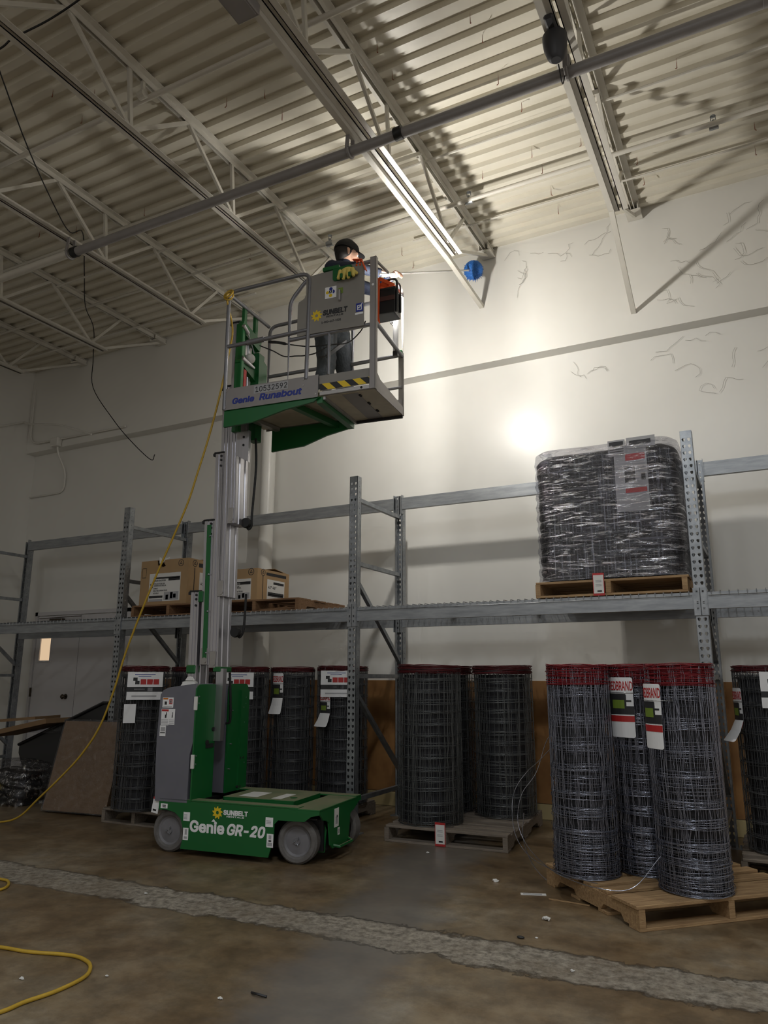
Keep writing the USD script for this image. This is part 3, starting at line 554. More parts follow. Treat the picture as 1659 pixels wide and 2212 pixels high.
def wire_roll(name, label, loc, kind, seed, group=None):
    r = np.random.default_rng(seed); t = thing(name, label, 'roll of fence wire', loc, 0, group)
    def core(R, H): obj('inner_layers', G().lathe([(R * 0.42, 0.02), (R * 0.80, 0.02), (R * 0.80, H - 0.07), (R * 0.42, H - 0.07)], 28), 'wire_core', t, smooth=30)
    if kind == 'field':
        R = 0.192; zs = [0.012, 0.085, 0.165, 0.255, 0.355, 0.470, 0.600, 0.745, 0.900, 1.065]; H = 1.225
        tp = lambda z: 0.035 * math.cos(z * 2.6) - 0.012 * z
        g = G(); rings(g, zs, 20, R, 0.0017, 0.021, 0.0021, 44, r, tp); core(R, H); obj('line_wires', g, 'wire_bright', t, True, kind='stuff')
        g = G(); stays(g, 120, R * 0.99, R * 0.90, zs + [1.13, H - 0.03], 0.0017, r, 0.006, 0.018); stays(g, 62, R * 1.0, R * 0.97, zs + [1.13, H], 0.0017, r, 0.004, 0.018); obj('stay_wires', g, 'wire_bright', t, True, kind='stuff')
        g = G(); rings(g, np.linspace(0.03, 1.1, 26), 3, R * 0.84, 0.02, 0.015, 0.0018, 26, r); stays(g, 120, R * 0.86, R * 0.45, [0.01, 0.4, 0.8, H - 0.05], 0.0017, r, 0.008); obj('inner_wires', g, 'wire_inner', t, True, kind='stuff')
        g = G(); rings(g, np.linspace(H - 0.115, H - 0.008, 19), 3, R * 0.985, 0.007, 0.004, 0.0030, 36, r); rings(g, [H - 0.12, H - 0.06, H - 0.005], 3, R * 1.005, 0.003, 0.004, 0.0020, 36, r); obj('painted_wires', g, 'wire_red', t, True, kind='stuff', label='dark red painted wires at the top')
    elif kind == 'mesh':
        R = 0.265; zs = list(np.linspace(0.012, 1.20, 15)); H = 1.235
        g = G(); rings(g, zs, 8, R, 0.004, 0.016, 0.0019, 48, r); core(R, H); obj('line_wires', g, 'wire_mid', t, True, kind='stuff')
        g = G(); stays(g, 76, R * 1.0, R * 0.985, zs, 0.0017, r, 0.002); stays(g, 110, R * 0.96, R * 0.86, zs[::2] + [zs[-1]], 0.0017, r, 0.003); obj('stay_wires', g, 'wire_mid', t, True, kind='stuff')
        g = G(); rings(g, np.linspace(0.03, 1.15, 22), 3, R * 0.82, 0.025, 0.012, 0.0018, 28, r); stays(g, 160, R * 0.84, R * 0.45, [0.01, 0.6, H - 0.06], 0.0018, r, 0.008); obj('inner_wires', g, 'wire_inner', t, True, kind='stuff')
        g = G(); rings(g, np.linspace(H - 0.055, H, 11), 4, R * 1.0, 0.010, 0.004, 0.0024, 40, r); obj('painted_wires', g, 'wire_red_dark', t, True, kind='stuff', label='dark red painted wires at the top')
    else:
        R = 0.215; zs = list(np.linspace(0.012, 1.15, 13)); H = 1.225
        g = G(); rings(g, zs, 8, R, 0.004, 0.009, 0.0019, 44, r); core(R, H); obj('line_wires', g, 'wire_dark', t, True, kind='stuff')
        g = G(); stays(g, 150, R * 1.0, R * 0.88, zs + [H], 0.0016, r, 0.002); obj('stay_wires', g, 'wire_dark', t, True, kind='stuff')
        g = G(); rings(g, np.linspace(0.03, 1.15, 18), 3, R * 0.82, 0.02, 0.012, 0.0018, 24, r); stays(g, 110, R * 0.84, R * 0.45, [0.01, 0.6, H - 0.04], 0.0018, r, 0.006); obj('inner_wires', g, 'wire_inner', t, True, kind='stuff')
        g = G(); rings(g, np.linspace(H - 0.03, H, 7), 4, R * 1.0, 0.008, 0.004, 0.0022, 36, r); obj('painted_wires', g, 'wire_red_dark', t, True, kind='stuff', label='dark red painted wires at the top')
    return t
fld = wire_roll('field_fence_roll', 'shiny red-topped field fence roll at the left of the front pallet', (-1.115, 4.82, PT), 'field', 11)
dup(fld, 'shiny red-topped field fence roll in the middle of the front pallet, behind its neighbours', (-0.79, 5.06, PT), 2.1)
dup(fld, 'shiny red-topped field fence roll nearest the camera on the front pallet', (-0.50, 4.74, PT), 4.0)
msh = wire_roll('woven_mesh_roll', 'wide dark mesh wire roll at the front of the grey centre pallet', (-2.60, 5.86, PT), 'mesh', 21)
dup(msh, 'wide dark mesh wire roll at the rear right of the grey centre pallet', (-2.16, 6.46, PT), 2.0)
dup(msh, 'dark mesh wire roll half hidden behind the front roll of the centre pallet', (-2.72, 6.44, PT), 4.1)
drk = wire_roll('fence_wire_roll', 'dark fence wire roll with a white card, left of the grey lift cover', (-5.12, 5.14, PT), 'dark', 31)
for lab, x, y in (('dark fence wire roll behind the grey lift cover, left of the mast', -4.97, 5.62), ('dark fence wire roll peeking out right of the green lift cover', -4.47, 5.79),
                  ('dark fence wire roll with a curled white tag, middle of the row behind the lift', -4.14, 6.08), ('dark fence wire roll with a wide white card, beside the middle upright', -3.71, 6.30),
                  ('dark fence wire roll at the right edge with a white card', -0.06, 6.0)):
    o = dup(drk, lab, (x, y, PT), rng.uniform(0, 6))
    if x == -3.71: UsdGeom.Xformable(o).AddScaleOp().Set(Gf.Vec3f(1.15, 1.15, 1.01))
SX, SY, SZ = -1.60, 5.68, 1.872 + PT
def film_hull(w, d, r, z0, z1, seed, amp=0.007, nz=44, na=180, dome=0.03, flare=0.0):
    "film wrapped tight round a load w x d with corner radius r; origin at its centre"
    outer = sbox(-w / 2 + r, -d / 2 + r, w / 2 - r, d / 2 - r).buffer(r, 24); L = outer.exterior.length
    base = np.array([outer.exterior.interpolate(L * i / na).coords[0] for i in range(na)])
    nrm = np.roll(base, -1, 0) - np.roll(base, 1, 0); nrm = np.stack([nrm[:, 1], -nrm[:, 0]], 1); nrm /= np.linalg.norm(nrm, axis=1, keepdims=True)
    if (nrm * base).sum() < 0: nrm = -nrm
    V = []
    for i in range(nz):
        q = i / (nz - 1); z = z0 + (z1 - z0) * q
        s = np.stack([base[:, 0] * 3, base[:, 1] * 3, np.full(na, z * 12.0)], 1)
        bulge = 0.006 * math.cos(2 * PI * (z - z0) / 0.088)
        off = amp * 2 * (meshkit.fbm(s, 3, seed) - 0.5) + bulge * (np.abs(base[:, 0]) > w / 2 - 0.12) + flare * max(0, 0.10 - (z - z0)) * 1.0
        inset = 0.05 * max(0, (q - 0.955) / 0.045) ** 2
        p = base + nrm * (off - inset)[:, None]; V.append(np.column_stack([p, np.full(na, z) + 0.012 * (meshkit.fbm(s * 0.7 + 9, 2, seed) - 0.5)]))
    V = np.vstack(V); i = np.repeat(np.arange(nz - 1), na); j = np.tile(np.arange(na), nz - 1); j2 = (j + 1) % na
    F = np.stack([i * na + j, i * na + j2, (i + 1) * na + j2, (i + 1) * na + j], 1)
    g = G().add(V, F)
    top = V[-na:]; c = np.array([[0, 0, z1 + dome]]); mid = top * np.array([0.6, 0.6, 1]) + np.array([0, 0, dome * 0.8])
    k = np.arange(na); k2 = (k + 1) % na
    g.add(np.vstack([top, mid, c]), np.vstack([np.stack([k, k2, na + k2], 1), np.stack([k, na + k2, na + k], 1), np.stack([na + k, na + k2, np.full(na, 2 * na)], 1)]))
    return g
t = thing('wrapped_load', 'big dark load of wire rolls in shiny stretch film on the right-hand shelf', 'wrapped load', (SX + 0.56, SY + 0.47, SZ + 0.003))
obj('film', film_hull(1.12, 0.96, 0.17, 0.0, 1.07, 5), 'stretch_film', t, 60)
obj('wire_bundle', film_hull(1.085, 0.925, 0.16, 0.004, 1.02, 8, amp=0.012, dome=0.01), 'bundle_wire', t, 60)
def sheet(parent, name, M, w, h, parts, m='paper_grey'):
    "a thin card with printed rectangles: parts = (material, x0, y0, x1, y1) in fractions"
    p = obj(name, G().extr(sbox(0, 0, w, h), 0.0012, M), m, parent)
    byc = {}
    for q in parts:
        byc.setdefault(q[0], G()).extr(sbox(q[1] * w, q[2] * h, q[3] * w, q[4] * h), 0.0020, M)
    for c, g in byc.items(): obj('print_block', g, c, p)
    return p
lines = lambda c, x0, x1, ys, th=0.03: [(c, x0, y, x1, y + th) for y in ys]
sheet(t, 'label_sheet', FRONT(0.10, -0.468, 0.50), 0.24, 0.52, [('red_ink', 0.35, 0.76, 0.95, 0.86), ('ink', 0.30, 0.42, 0.62, 0.66), ('red_ink', 0.3, 0.27, 0.95, 0.34), ('ink', 0.8, 0.45, 0.93, 0.55)])
sheet(t, 'label_sheet', FRONT(0.06, -0.470, 0.94), 0.13, 0.13, [('ink', 0.08, 0.55, 0.9, 0.9)] + lines('ink', 0.1, 0.9, (0.1, 0.25, 0.4), 0.05))
sheet(t, 'label_sheet', FRONT(0.20, -0.472, 0.99), 0.21, 0.085, [('ink', 0.1, 0.3, 0.85, 0.7)], 'paper_grey')
def price_tag(label, M0, loc, rz=0.0):
    t = thing('price_tag', label, 'price tag', loc, rz)
    obj('holder', G().extr(sbox(-0.042, -0.165, 0.042, 0.006), 0.003, FRONT(0, 0, 0)), 'red_ink', t)
    sheet(t, 'card', FRONT(-0.037, -0.003, -0.148), 0.074, 0.138, [('ink', 0.35, 0.08, 0.8, 0.16)] + lines('paper_grey', 0.2, 0.8, (0.4, 0.47, 0.62, 0.7), 0.03), 'paper')
    return t
price_tag('red and white price tag hanging on the pallet under the film-wrapped load', None, (SX + 0.49, SY - 0.014, 2.035))
price_tag('red and white price tag on the front edge of the grey centre pallet', None, (-2.40, 5.585, 0.168), 0.06)

def sign_card(label, loc, rz):
    t = thing('sign_card', label, 'sign card', loc, rz)
    p = sheet(t, 'card', FRONT(-0.15, 0, -0.24), 0.30, 0.24, [('ink', 0.0, 0.29, 1.0, 0.46), ('red_ink', 0.37, 0.55, 0.53, 0.74), ('red_ink', 0.55, 0.55, 0.71, 0.74), ('red_ink', 0.73, 0.55, 0.89, 0.74), ('ink', 0.16, 0.68, 0.28, 0.80), ('ink', 0.22, 0.56, 0.34, 0.68), ('paper_grey', 0.58, 0.31, 0.72, 0.44), ('paper_grey', 0.2, 0.36, 0.5, 0.40), ('blue_ink', 0.2, 0.9, 0.78, 0.925), ('blue_ink', 0.3, 0.84, 0.66, 0.86), ('paper_grey', 0.14, 0.11, 0.84, 0.16)], 'white')
    g = G(); g.tube([(-0.11, 0.002, -0.005), (-0.11, 0.004, 0.03)], 0.0015, 4); g.tube([(0.11, 0.002, -0.005), (0.11, 0.004, 0.03)], 0.0015, 4); obj('wire_tie', g, 'galvanized', t); return t
def face(cx, cy, R, towards=(0, 0)):
    a = math.atan2(towards[1] - cy, towards[0] - cx); return (cx + R * math.cos(a), cy + R * math.sin(a)), a + PI / 2
(p, a) = face(-5.12, 5.14, 0.228); sign_card('white card with red squares on the dark wire roll left of the lift', (p[0], p[1], 1.305), a)
(p, a) = face(-3.71, 6.30, 0.258, (-0.9, 0)); sign_card('white card with red squares on the wire roll beside the middle upright', (p[0] - 0.03, p[1], 1.325), a)
(p, a) = face(-4.47, 5.79, 0.228, (-2.6, 0)); sign_card('white card with red squares showing between the mast and the rolls behind', (p[0], p[1], 1.305), a)
(p, a) = face(-0.06, 6.0, 0.228); sign_card('white card cut off by the right edge of the photo', (p[0] + 0.115, p[1] + 0.0, 1.31), a)
t = thing('blank_tag', 'small blank white tag wired to the dark roll left of the lift', 'tag', (-5.04, 4.90, 1.03), 0.78)
obj('card', G().box(-0.05, 0.05, -0.002, 0.0, -0.16, 0.0), 'white', t); obj('tie', G().tube([(0, 0.0, -0.01), (0.0, 0.01, 0.05)], 0.0015, 4), 'galvanized', t)

def wrap_tag(label, cx, cy, R, az, z, w=0.16, h=0.36, bands=True, curl=0.0):
    "glossy product tag bent round a roll; az = direction from the roll's axis that the tag's middle faces"
    t = thing('product_tag', label, 'product tag', (cx, cy, z), az + PI / 2)
    def bendM(m, off):
        v = m.vertices.copy(); th = v[:, 0] / R; rr = R + off + v[:, 2] + curl * np.maximum(0, -v[:, 1] - h * 0.62) ** 1.3
        m.vertices = np.stack([rr * np.sin(th), -rr * np.cos(th), v[:, 1]], 1); return m
    def patch(poly, off):
        g = G()
        xs = np.arange(-w, w + 0.001, 0.02)
        for x0, x1 in zip(xs, xs[1:]):
            for y0, y1 in ((-h, -h * 0.8), (-h * 0.8, -h * 0.6), (-h * 0.6, 0.1)):
                q = poly.intersection(sbox(x0, y0, x1, y1))
                for c in getattr(q, 'geoms', [q]):
                    if c.geom_type == 'Polygon' and c.area > 1e-8: g.add(bendM(trimesh.creation.extrude_polygon(c, 0.0006, engine='earcut'), off))
        return g
    card = sbox(-w / 2, -h, w / 2, 0).buffer(-0.012).buffer(0.012, 3); obj('card', patch(card, 0.006), 'white', t)
    obj('black_band', patch(sbox(-w / 2, -h * 0.62, w / 2, -h * 0.48).union(sbox(-w * 0.46, -h * 0.5, w * 0.18, -h * 0.30).buffer(0.008)).intersection(card), 0.0072), 'ink', t)
    obj('green_picture', patch(sbox(-w * 0.36, -h * 0.52, w * 0.16, -h * 0.38), 0.0084), 'green_ink', t)
    obj('red_band', patch(sbox(-w / 2, -h * 0.74, w / 2, -h * 0.64), 0.0072), 'red_ink', t)
    g = G()
    m = text('REDBRAND', 0.042, 0.0006, True, 0.0, w * 1.02); m.vertices[:, 1] *= 1.25; m.vertices[:, :2] += [-w * 0.52, -h * 0.215]
    m = m.subdivide(); g.add(bendM(m, 0.0075)); obj('lettering', g, 'red_ink', t)
    g = patch(sbox(w * 0.22, -h * 0.41, w * 0.42, -h * 0.38), 0.0072); obj('small_print', g, 'ink', t)
    obj('tie_wire', G().tube([((R + 0.010) * math.sin(q), -(R + 0.010) * math.cos(q), -h * 0.26) for q in np.linspace(-0.75, 0.75, 9)], 0.0016, 4), 'wire_dark', t)
    return t
wrap_tag('large red, white and green product tag on the middle front wire roll', -0.79, 5.06, 0.195, math.radians(-112), 1.27)
wrap_tag('product tag curving out of sight on the left side of the nearest wire roll', -0.50, 4.74, 0.20, math.radians(-138), 1.235)
wrap_tag('narrow dark product tag on the curled-tag roll behind the lift', -4.14, 6.08, 0.215, math.radians(-95), 1.30, 0.12, 0.37, curl=0.6)
wrap_tag('product tag with a curled foot below the wide card beside the middle upright', -3.71, 6.30, 0.247, math.radians(-100), 1.12, 0.12, 0.30, curl=1.2)
wrap_tag('product tag with a curled foot on the wire roll at the right edge', -0.06, 6.0, 0.215, math.radians(-152), 1.20, 0.12, 0.36, curl=1.2)
for lab, pts in (('loose strand of wire looping out of the left front roll', [(-1.28, 4.92, 0.95), (-1.37, 4.97, 0.86), (-1.45, 4.98, 0.66), (-1.55, 4.97, 0.52), (-1.58, 4.96, 0.36), (-1.53, 4.93, 0.24), (-1.40, 4.80, 0.17), (-1.22, 4.60, 0.145), (-0.98, 4.45, 0.14), (-0.80, 4.50, 0.15), (-0.66, 4.62, 0.30)]),
                 ('second loose strand of wire beside the left front roll', [(-1.25, 4.90, 0.90), (-1.42, 4.97, 0.74), (-1.52, 5.02, 0.66), (-1.60, 5.0, 0.55), (-1.62, 4.97, 0.42), (-1.58, 4.92, 0.26), (-1.44, 4.80, 0.17), (-1.2, 4.64, 0.14), (-1.0, 4.56, 0.135)]),
                 ('thin loose wire drooping to the floor left of the front pallet', [(-1.55, 5.0, 0.40), (-1.56, 5.0, 0.24), (-1.50, 4.98, 0.10), (-1.40, 4.95, 0.02), (-1.30, 4.90, 0.008)])):
    single('loose_wire', G().tube(curve(pts, 8), 0.0024, 5), 'wire_bright', lab, 'wire')

# ------------------------------------------------------------------ boxes and junk
def carton(label, loc, rz, w, d, h, openflap):
    t = thing('cardboard_box', label, 'box', loc, rz)
    P = sbox(0, 0, w, h)
    if openflap: P = P.difference(Polygon([(w * 0.34, h + 0.01), (w * 0.36, h * 0.88), (w * 0.44, h * 0.82), (w * 0.53, h * 0.86), (w * 0.49, h * 0.93), (w * 0.50, h + 0.01)]))
    obj('front_panel', G().extr(P, 0.006, FRONT(0, 0.006, 0)), 'cardboard', t)
    g = G(); g.box(0, w, d - 0.006, d, 0, h); g.box(0, 0.006, 0.006, d - 0.006, 0, h); g.box(w - 0.006, w, 0.006, d - 0.006, 0, h); g.box(0, w, 0, d, -0.001, 0.005); obj('side_panels', g, 'cardboard', t)
    g = G(); g.bar((w * 0.5, 0.03, h + 0.004), (w * 0.5, d * 0.5, h - 0.03), w * 0.8, 0.005); g.bar((w * 0.5, d - 0.02, h), (w * 0.5, d * 0.55, h + 0.03), w * 0.95, 0.005); obj('flap', g, 'cardboard', t)
    if openflap: obj('rag', G().tube(curve([(w * 0.36, 0.02, h + 0.02), (w * 0.42, -0.01, h + 0.01), (w * 0.44, -0.012, h * 0.92), (w * 0.47, 0.0, h * 0.97), (w * 0.55, 0.04, h + 0.02)]), 0.014, 6), 'paper', t)
    lab_ = [('ink', 0.14, 0.80, 0.98, 0.86), ('ink', 0.62, 0.72, 0.98, 0.82), ('ink', 0.02, 0.12, 0.46, 0.2), ('paper_grey', 0.5, 0.03, 0.96, 0.32), ('ink', 0.56, 0.05, 0.64, 0.22), ('ink', 0.70, 0.08, 0.78, 0.30), ('ink', 0.80, 0.1, 0.88, 0.24), ('paper_grey', 0.02, 0.0, 0.46, 0.08)]
    c = sheet(t, 'label', FRONT(w * 0.20, -0.001, h * 0.08), w * 0.66, h * 0.62, lab_, 'paper')
    g = G()
    for s, x, yy, hh in (('TWIN BAGGER', 0.30, 0.52, 0.017), ('COLECTOR DE', 0.30, 0.45, 0.016), ('CESPED DE BOLSA', 0.30, 0.41, 0.014), ('DOBLE', 0.30, 0.35, 0.014), ('BAC RECUPERATEUR', 0.30, 0.30, 0.014), ('DOUBLE', 0.30, 0.245, 0.014), ('42"', 0.22, 0.44, 0.02), ('46"', 0.22, 0.36, 0.02)):
        txt(g, s, hh, FRONT(w * x, -0.003, h * yy), depth=0.0006)
    obj('lettering', g, 'ink', c)
    g = G(); ring = lambda x, z, r_: Point(x, z).buffer(r_, 16).difference(Point(x, z).buffer(r_ * 0.84, 16)).union(Polygon([(x - r_ * 0.5, z - r_ * 0.35), (x + r_ * 0.5, z - r_ * 0.35), (x, z + r_ * 0.6)]).difference(Point(x, z).buffer(r_ * 0.2)))
    g.extr(ring(w * 0.85, h * 0.90, 0.036), 0.001, FRONT(0, 0, 0)); g.extr(sbox(w * 0.03, h * 0.62, w * 0.12, h * 0.84).difference(sbox(w * 0.035, h * 0.63, w * 0.115, h * 0.83)), 0.001, FRONT(0, 0, 0)); obj('front_print', g, 'ink', t)
    side = RIGHT(w + 0.0005, 0, 0); g = G(); g.extr(ring(d * 0.17, h * 0.90, 0.036), 0.001, side); g.extr(sbox(d * 0.27, h * 0.83, d * 0.9, h * 0.92), 0.001, side); g.extr(sbox(d * 0.16, h * 0.08, d * 0.175, h * 0.80), 0.001, side); obj('side_print', g, 'ink', t)
    c = sheet(t, 'label', RIGHT(w + 0.0005, d * 0.30, h * 0.10), d * 0.55, h * 0.62, [('ink', 0.35, 0.78, 0.95, 0.9), ('ink', 0.05, 0.18, 0.95, 0.38), ('paper_grey', 0.1, 0.25, 0.9, 0.28)], 'paper')
    g = G(); txt(g, '42" 46"', 0.028, RIGHT(w + 0.002, d * 0.33, h * 0.44), depth=0.0006); obj('lettering', g, 'ink', c)
    return t
carton('brown cardboard box with a torn hand hole on the shelf left of the mast', (-5.93, 5.78, 1.872 + PT), 0, 0.655, 0.60, 0.475, True)
carton('brown cardboard box half hidden behind the mast on the shelf', (-5.02, 5.92, 1.872 + PT), 0, 0.53, 0.55, 0.335, False)
for k, (x, rz) in enumerate(((-4.42, 0.15), (-4.28, -0.1))):
    single('wood_scrap', G().bar((x, 5.86, 1.90), (x + 0.34, 5.90, 1.905 + k * 0.01), 0.09, 0.018), 'pallet_brown', ('broken pallet board lying on the shelf right of the mast', 'splintered wood piece lying outermost on the shelf right of the mast')[k], 'wood scrap')
# leaning cardboard sheet
t = thing('cardboard_sheet', 'tall brown cardboard sheet in plastic leaning beside the left rack upright', 'cardboard sheet', (-6.33, 5.12, 0), 0.12)
A = math.radians(14); g = G(); ax = np.array([1, 0, 0]); az_ = np.array([0, math.sin(A), math.cos(A)]); ay = np.array([0, math.cos(A), -math.sin(A)])
c = np.array([0.385, 0.045, 0.0]) + az_ * 0.42 + np.array([0, 0, 0.012]); g.obox(c, ax * 0.37, ay * 0.04, az_ * 0.415); obj('board', g, 'cardboard_dark', t)
g = G(); g.obox(c + np.array([0, 0, 0.003]), ax * 0.378, ay * 0.048, az_ * 0.428); obj('plastic_wrap', g, 'loose_film', t)
# black tilt cart with junk
t = thing('tilt_cart', 'black plastic tilt cart with a steeply sloping front behind the cardboard sheet', 'tilt cart', (-7.0, 5.85, 0))
P = Polygon([(-0.5, 0.10), (0.3, 0.10), (0.68, 0.99), (0.60, 0.99), (-0.115, 0.72), (-0.68, 0.51), (-0.68, 0.42)])
inner = P.buffer(-0.012)
obj('tub', G().extr(P, 0.85, FRONT(0, 0.85, 0)), 'plastic_black', t)
g = G(); g.tube([(-0.68, -0.012, 0.51), (-0.115, -0.012, 0.72), (0.60, -0.012, 0.99), (0.68, -0.012, 0.99)], 0.016, 8); obj('rim', g, 'plastic_black', t)
for x in (-0.35, 0.2): obj('wheel', G().lathe([(0.0, -0.03), (0.10, -0.03), (0.11, -0.015), (0.11, 0.015), (0.10, 0.03), (0.0, 0.03)], 20, FRONT(x, 0.15, 0.11)), 'rubber', t, smooth=40)
g = film_hull(0.62, 0.40, 0.12, 0.0, 0.40, 17, amp=0.11, nz=30, na=90, dome=0.04)
t = thing('wrapped_bundle', 'lumpy bundle in crumpled clear plastic on the floor at the left edge', 'bundle', (-7.02, 5.36, 0)); obj('plastic', g, 'bundle_film', t, 60)
g = G(); g.add(film_hull(0.50, 0.30, 0.10, 0.01, 0.33, 19, amp=0.05, nz=12, na=50)); obj('contents', g, 'plastic_black', t, 60)
g = G(); g.box(-0.05, 0.05, -0.235, -0.215, 0.08, 0.21, 0.004); obj('yellow_label', g, 'yellow_glove', t)
t = thing('red_tray', 'flat dark red plastic tray on the floor left of the cardboard sheet', 'tray', (-6.60, 5.62, 0)); obj('body', G().box(-0.13, 0.17, -0.1, 0.1, 0, 0.05, 0.015), 'red_plastic', t); obj('lip', G().box(-0.14, 0.18, -0.11, 0.11, 0.045, 0.055, 0.004), 'red_plastic', t)
single('carton_flat', G().bar((-7.9, 5.75, 0.62), (-6.95, 5.80, 0.80), 0.45, 0.05), 'cardboard_dark', 'flattened brown carton piled on top of the cart at far left', 'flattened box')
single('carton_flat', G().bar((-8.0, 5.7, 0.76), (-7.25, 5.85, 0.82), 0.40, 0.03), 'cardboard_dark', 'uppermost darker flattened carton on the pile at far left', 'flattened box')
v, f = film_hull(0.9, 0.4, 0.1, 0, 0.10, 23, amp=0.05, nz=8, na=60).get(); t = thing('plastic_sheet', 'crumpled clear plastic sheet draped over the pile at far left', 'plastic sheet', (-7.0, 5.95, 0.66)); obj('film', G().add(v, f), 'loose_film', t, 60)

# ------------------------------------------------------------------ litter and cords
LIT = [(-1.70, 4.84, 0.036, 'crumpled white paper scrap left of the front pallet'), (-1.21, 4.24, 0.035, 'small pale paper scrap on the repaired strip below the front pallet'), (-2.99, 2.41, 0.022, 'white paper crumb inside the loop of the yellow cord'), (-2.11, 2.65, 0.018, 'tiny bright paper crumb at the bottom centre'), (-1.18, 3.94, 0.014, 'tiny white crumb on the repaired strip beside a dark chip'), (-0.92, 3.60, 0.016, 'tiny white crumb on the brown floor at lower right'), (-3.46, 3.60, 0.02, 'thin white scrap just below the repaired strip'), (-2.40, 5.35, 0.02, 'pale crumbs in front of the grey centre pallet'), (-2.69, 2.60, 0.014, 'tiny white crumb right of the cord loop')]
for k, (x, y, s, lab) in enumerate(LIT):
    r = np.random.default_rng(100 + k); s = s * 0.6; m = trimesh.creation.icosphere(1, s); m.vertices *= [1, 0.6, 0.25]; m.vertices += r.normal(0, s * 0.16, m.vertices.shape); m.vertices[:, 2] -= m.vertices[:, 2].min(); m.vertices += [x, y, 0.0005]
    single('paper_scrap', G().add(m), 'paper', lab, 'litter')
m = trimesh.creation.icosphere(1, 0.02); m.vertices *= [1, 0.6, 0.3]; m.vertices += [-1.25, 3.905, 0.006]; single('dark_chip', G().add(m), 'black', 'small black chip lying on the repaired strip', 'litter')
m = G().tube(curve([(-2.03, 2.75, 0.006), (-1.99, 2.735, 0.012), (-1.95, 2.745, 0.006)]), 0.005, 5); single('dark_chip', m, 'black', 'bent black plastic bit on the floor at bottom centre', 'litter')
t = thing('paper_slip', 'white printed paper slip lying flat left of the front pallet', 'paper slip', (-1.41, 4.68, 0.0005), 0.35); obj('slip', G().box(-0.075, 0.075, -0.022, 0.022, 0, 0.001), 'paper', t); obj('print', G().box(-0.06, 0.05, -0.012, 0.010, 0.001, 0.0014), 'paper_grey', t)
single('wood_sliver', G().bar((-1.30, 4.62, 0.004), (-1.06, 4.60, 0.004), 0.008, 0.006), 'pallet_wood', 'thin wood sliver on the floor beside the paper slip', 'litter')
z = 0.0085
single('extension_cord', G().tube(curve([(-4.6, 2.30, z), (-4.0, 2.50, z), (-3.42, 2.60, z), (-3.23, 2.625, z), (-3.02, 2.685, z), (-2.90, 2.672, z), (-2.815, 2.62, z), (-2.755, 2.53, z), (-2.742, 2.38, z), (-2.765, 2.25, z), (-2.77, 2.14, z), (-2.85, 1.9, z)], 10), 0.0085, 8), 'yellow_cord', 'thick yellow extension cord looping on the floor at lower left', 'extension cord', smooth=True)
single('extension_cord', G().tube(curve([(-4.9, 3.42, z), (-4.50, 3.392, z), (-4.42, 3.385, z), (-4.33, 3.325, z), (-4.285, 3.26, z), (-4.30, 3.22, z), (-4.42, 3.21, z), (-4.8, 3.15, z)], 8), 0.0085, 8), 'yellow_cord', 'small end loop of yellow cord at the left edge of the floor', 'extension cord', smooth=True)

# ------------------------------------------------------------------ the green personnel lift
LO, LA = np.array([-3.549, 4.844, 0.0]), math.radians(6.0)
def LW(u, v, z): return np.array([LO[0] + u * math.cos(LA) - v * math.sin(LA), LO[1] + u * math.sin(LA) + v * math.cos(LA), z])
lift = thing('personnel_lift', 'green one-man mast lift with a raised guard-railed platform', 'lift', LO, LA)
def gear(g, c, r0, r1, hole, n, depth, M):
    p = []
    for i in range(n):
        a = 2 * PI * i / n; p += [(r0 * math.cos(a), r0 * math.sin(a)), (r1 * math.cos(a + 0.06), r1 * math.sin(a + 0.06)), (r1 * math.cos(a + 0.20), r1 * math.sin(a + 0.20)), (r0 * math.cos(a + 2 * PI / n * 0.8), r0 * math.sin(a + 2 * PI / n * 0.8))]
    P = affinity.translate(Polygon(p).buffer(0).difference(Point(0, 0).buffer(hole)), *c); return g.extr(P, depth, M)
def wheelarch(x, r): return Point(x, 0.15).buffer(r, 24)
# chassis
side = Polygon([(-0.665, 0.30), (-0.665, 0.372), (0.665, 0.372), (0.665, 0.345), (0.60, 0.33), (0.55, 0.295), (0.345, 0.292), (0.315, 0.262), (0.312, 0.16), (0.275, 0.045), (-0.455, 0.045), (-0.43, 0.15), (-0.465, 0.25), (-0.52, 0.29), (-0.60, 0.305)])
ch = obj('chassis', G().box(-0.60, 0.62, -0.20, 0.26, 0.08, 0.30).box(-0.66, -0.45, -0.33, 0.33, 0.29, 0.35), 'black', lift)
for v, nm in ((-0.355, 'front'), (0.36, 'rear')):
    g = G(); g.extr(side, 0.012, FRONT(0, v + 0.006, 0)); obj('side_panel', g, 'green_paint', lift)
sp = stage.GetPrimAtPath('/World/personnel_lift/side_panel')
g = G(); g.box(-0.66, 0.50, -0.362, -0.27, 0.372, 0.384, 0.003); obj('deck_rail', g, 'green_paint', lift)
g = G(); g.box(-0.40, 0.665, 0.27, 0.367, 0.372, 0.384, 0.003); obj('deck_rail', g, 'green_paint', lift)
g = G(); g.box(-0.40, 0.44, -0.27, 0.27, 0.32, 0.33); obj('deck_floor', g, 'green_paint', lift)
g = G(); g.box(0.43, 0.665, -0.362, 0.30, 0.366, 0.378, 0.003); obj('end_plate', g, 'green_paint', lift)
g = G(); g.extr(sbox(-0.22, -0.19, 0.38, 0.23).difference(Point(0.30, -0.05).buffer(0.028)), 0.008, frame((0, 0, 0.386), (1, 0, 0), (0, 1, 0), (0, 0, 1))); g.box(-0.22, -0.21, -0.19, 0.23, 0.33, 0.388); g.box(0.37, 0.38, -0.19, 0.23, 0.33, 0.388); g.box(-0.22, 0.38, -0.19, -0.18, 0.33, 0.388)
tray = obj('tray_cover', g, 'green_paint', lift)
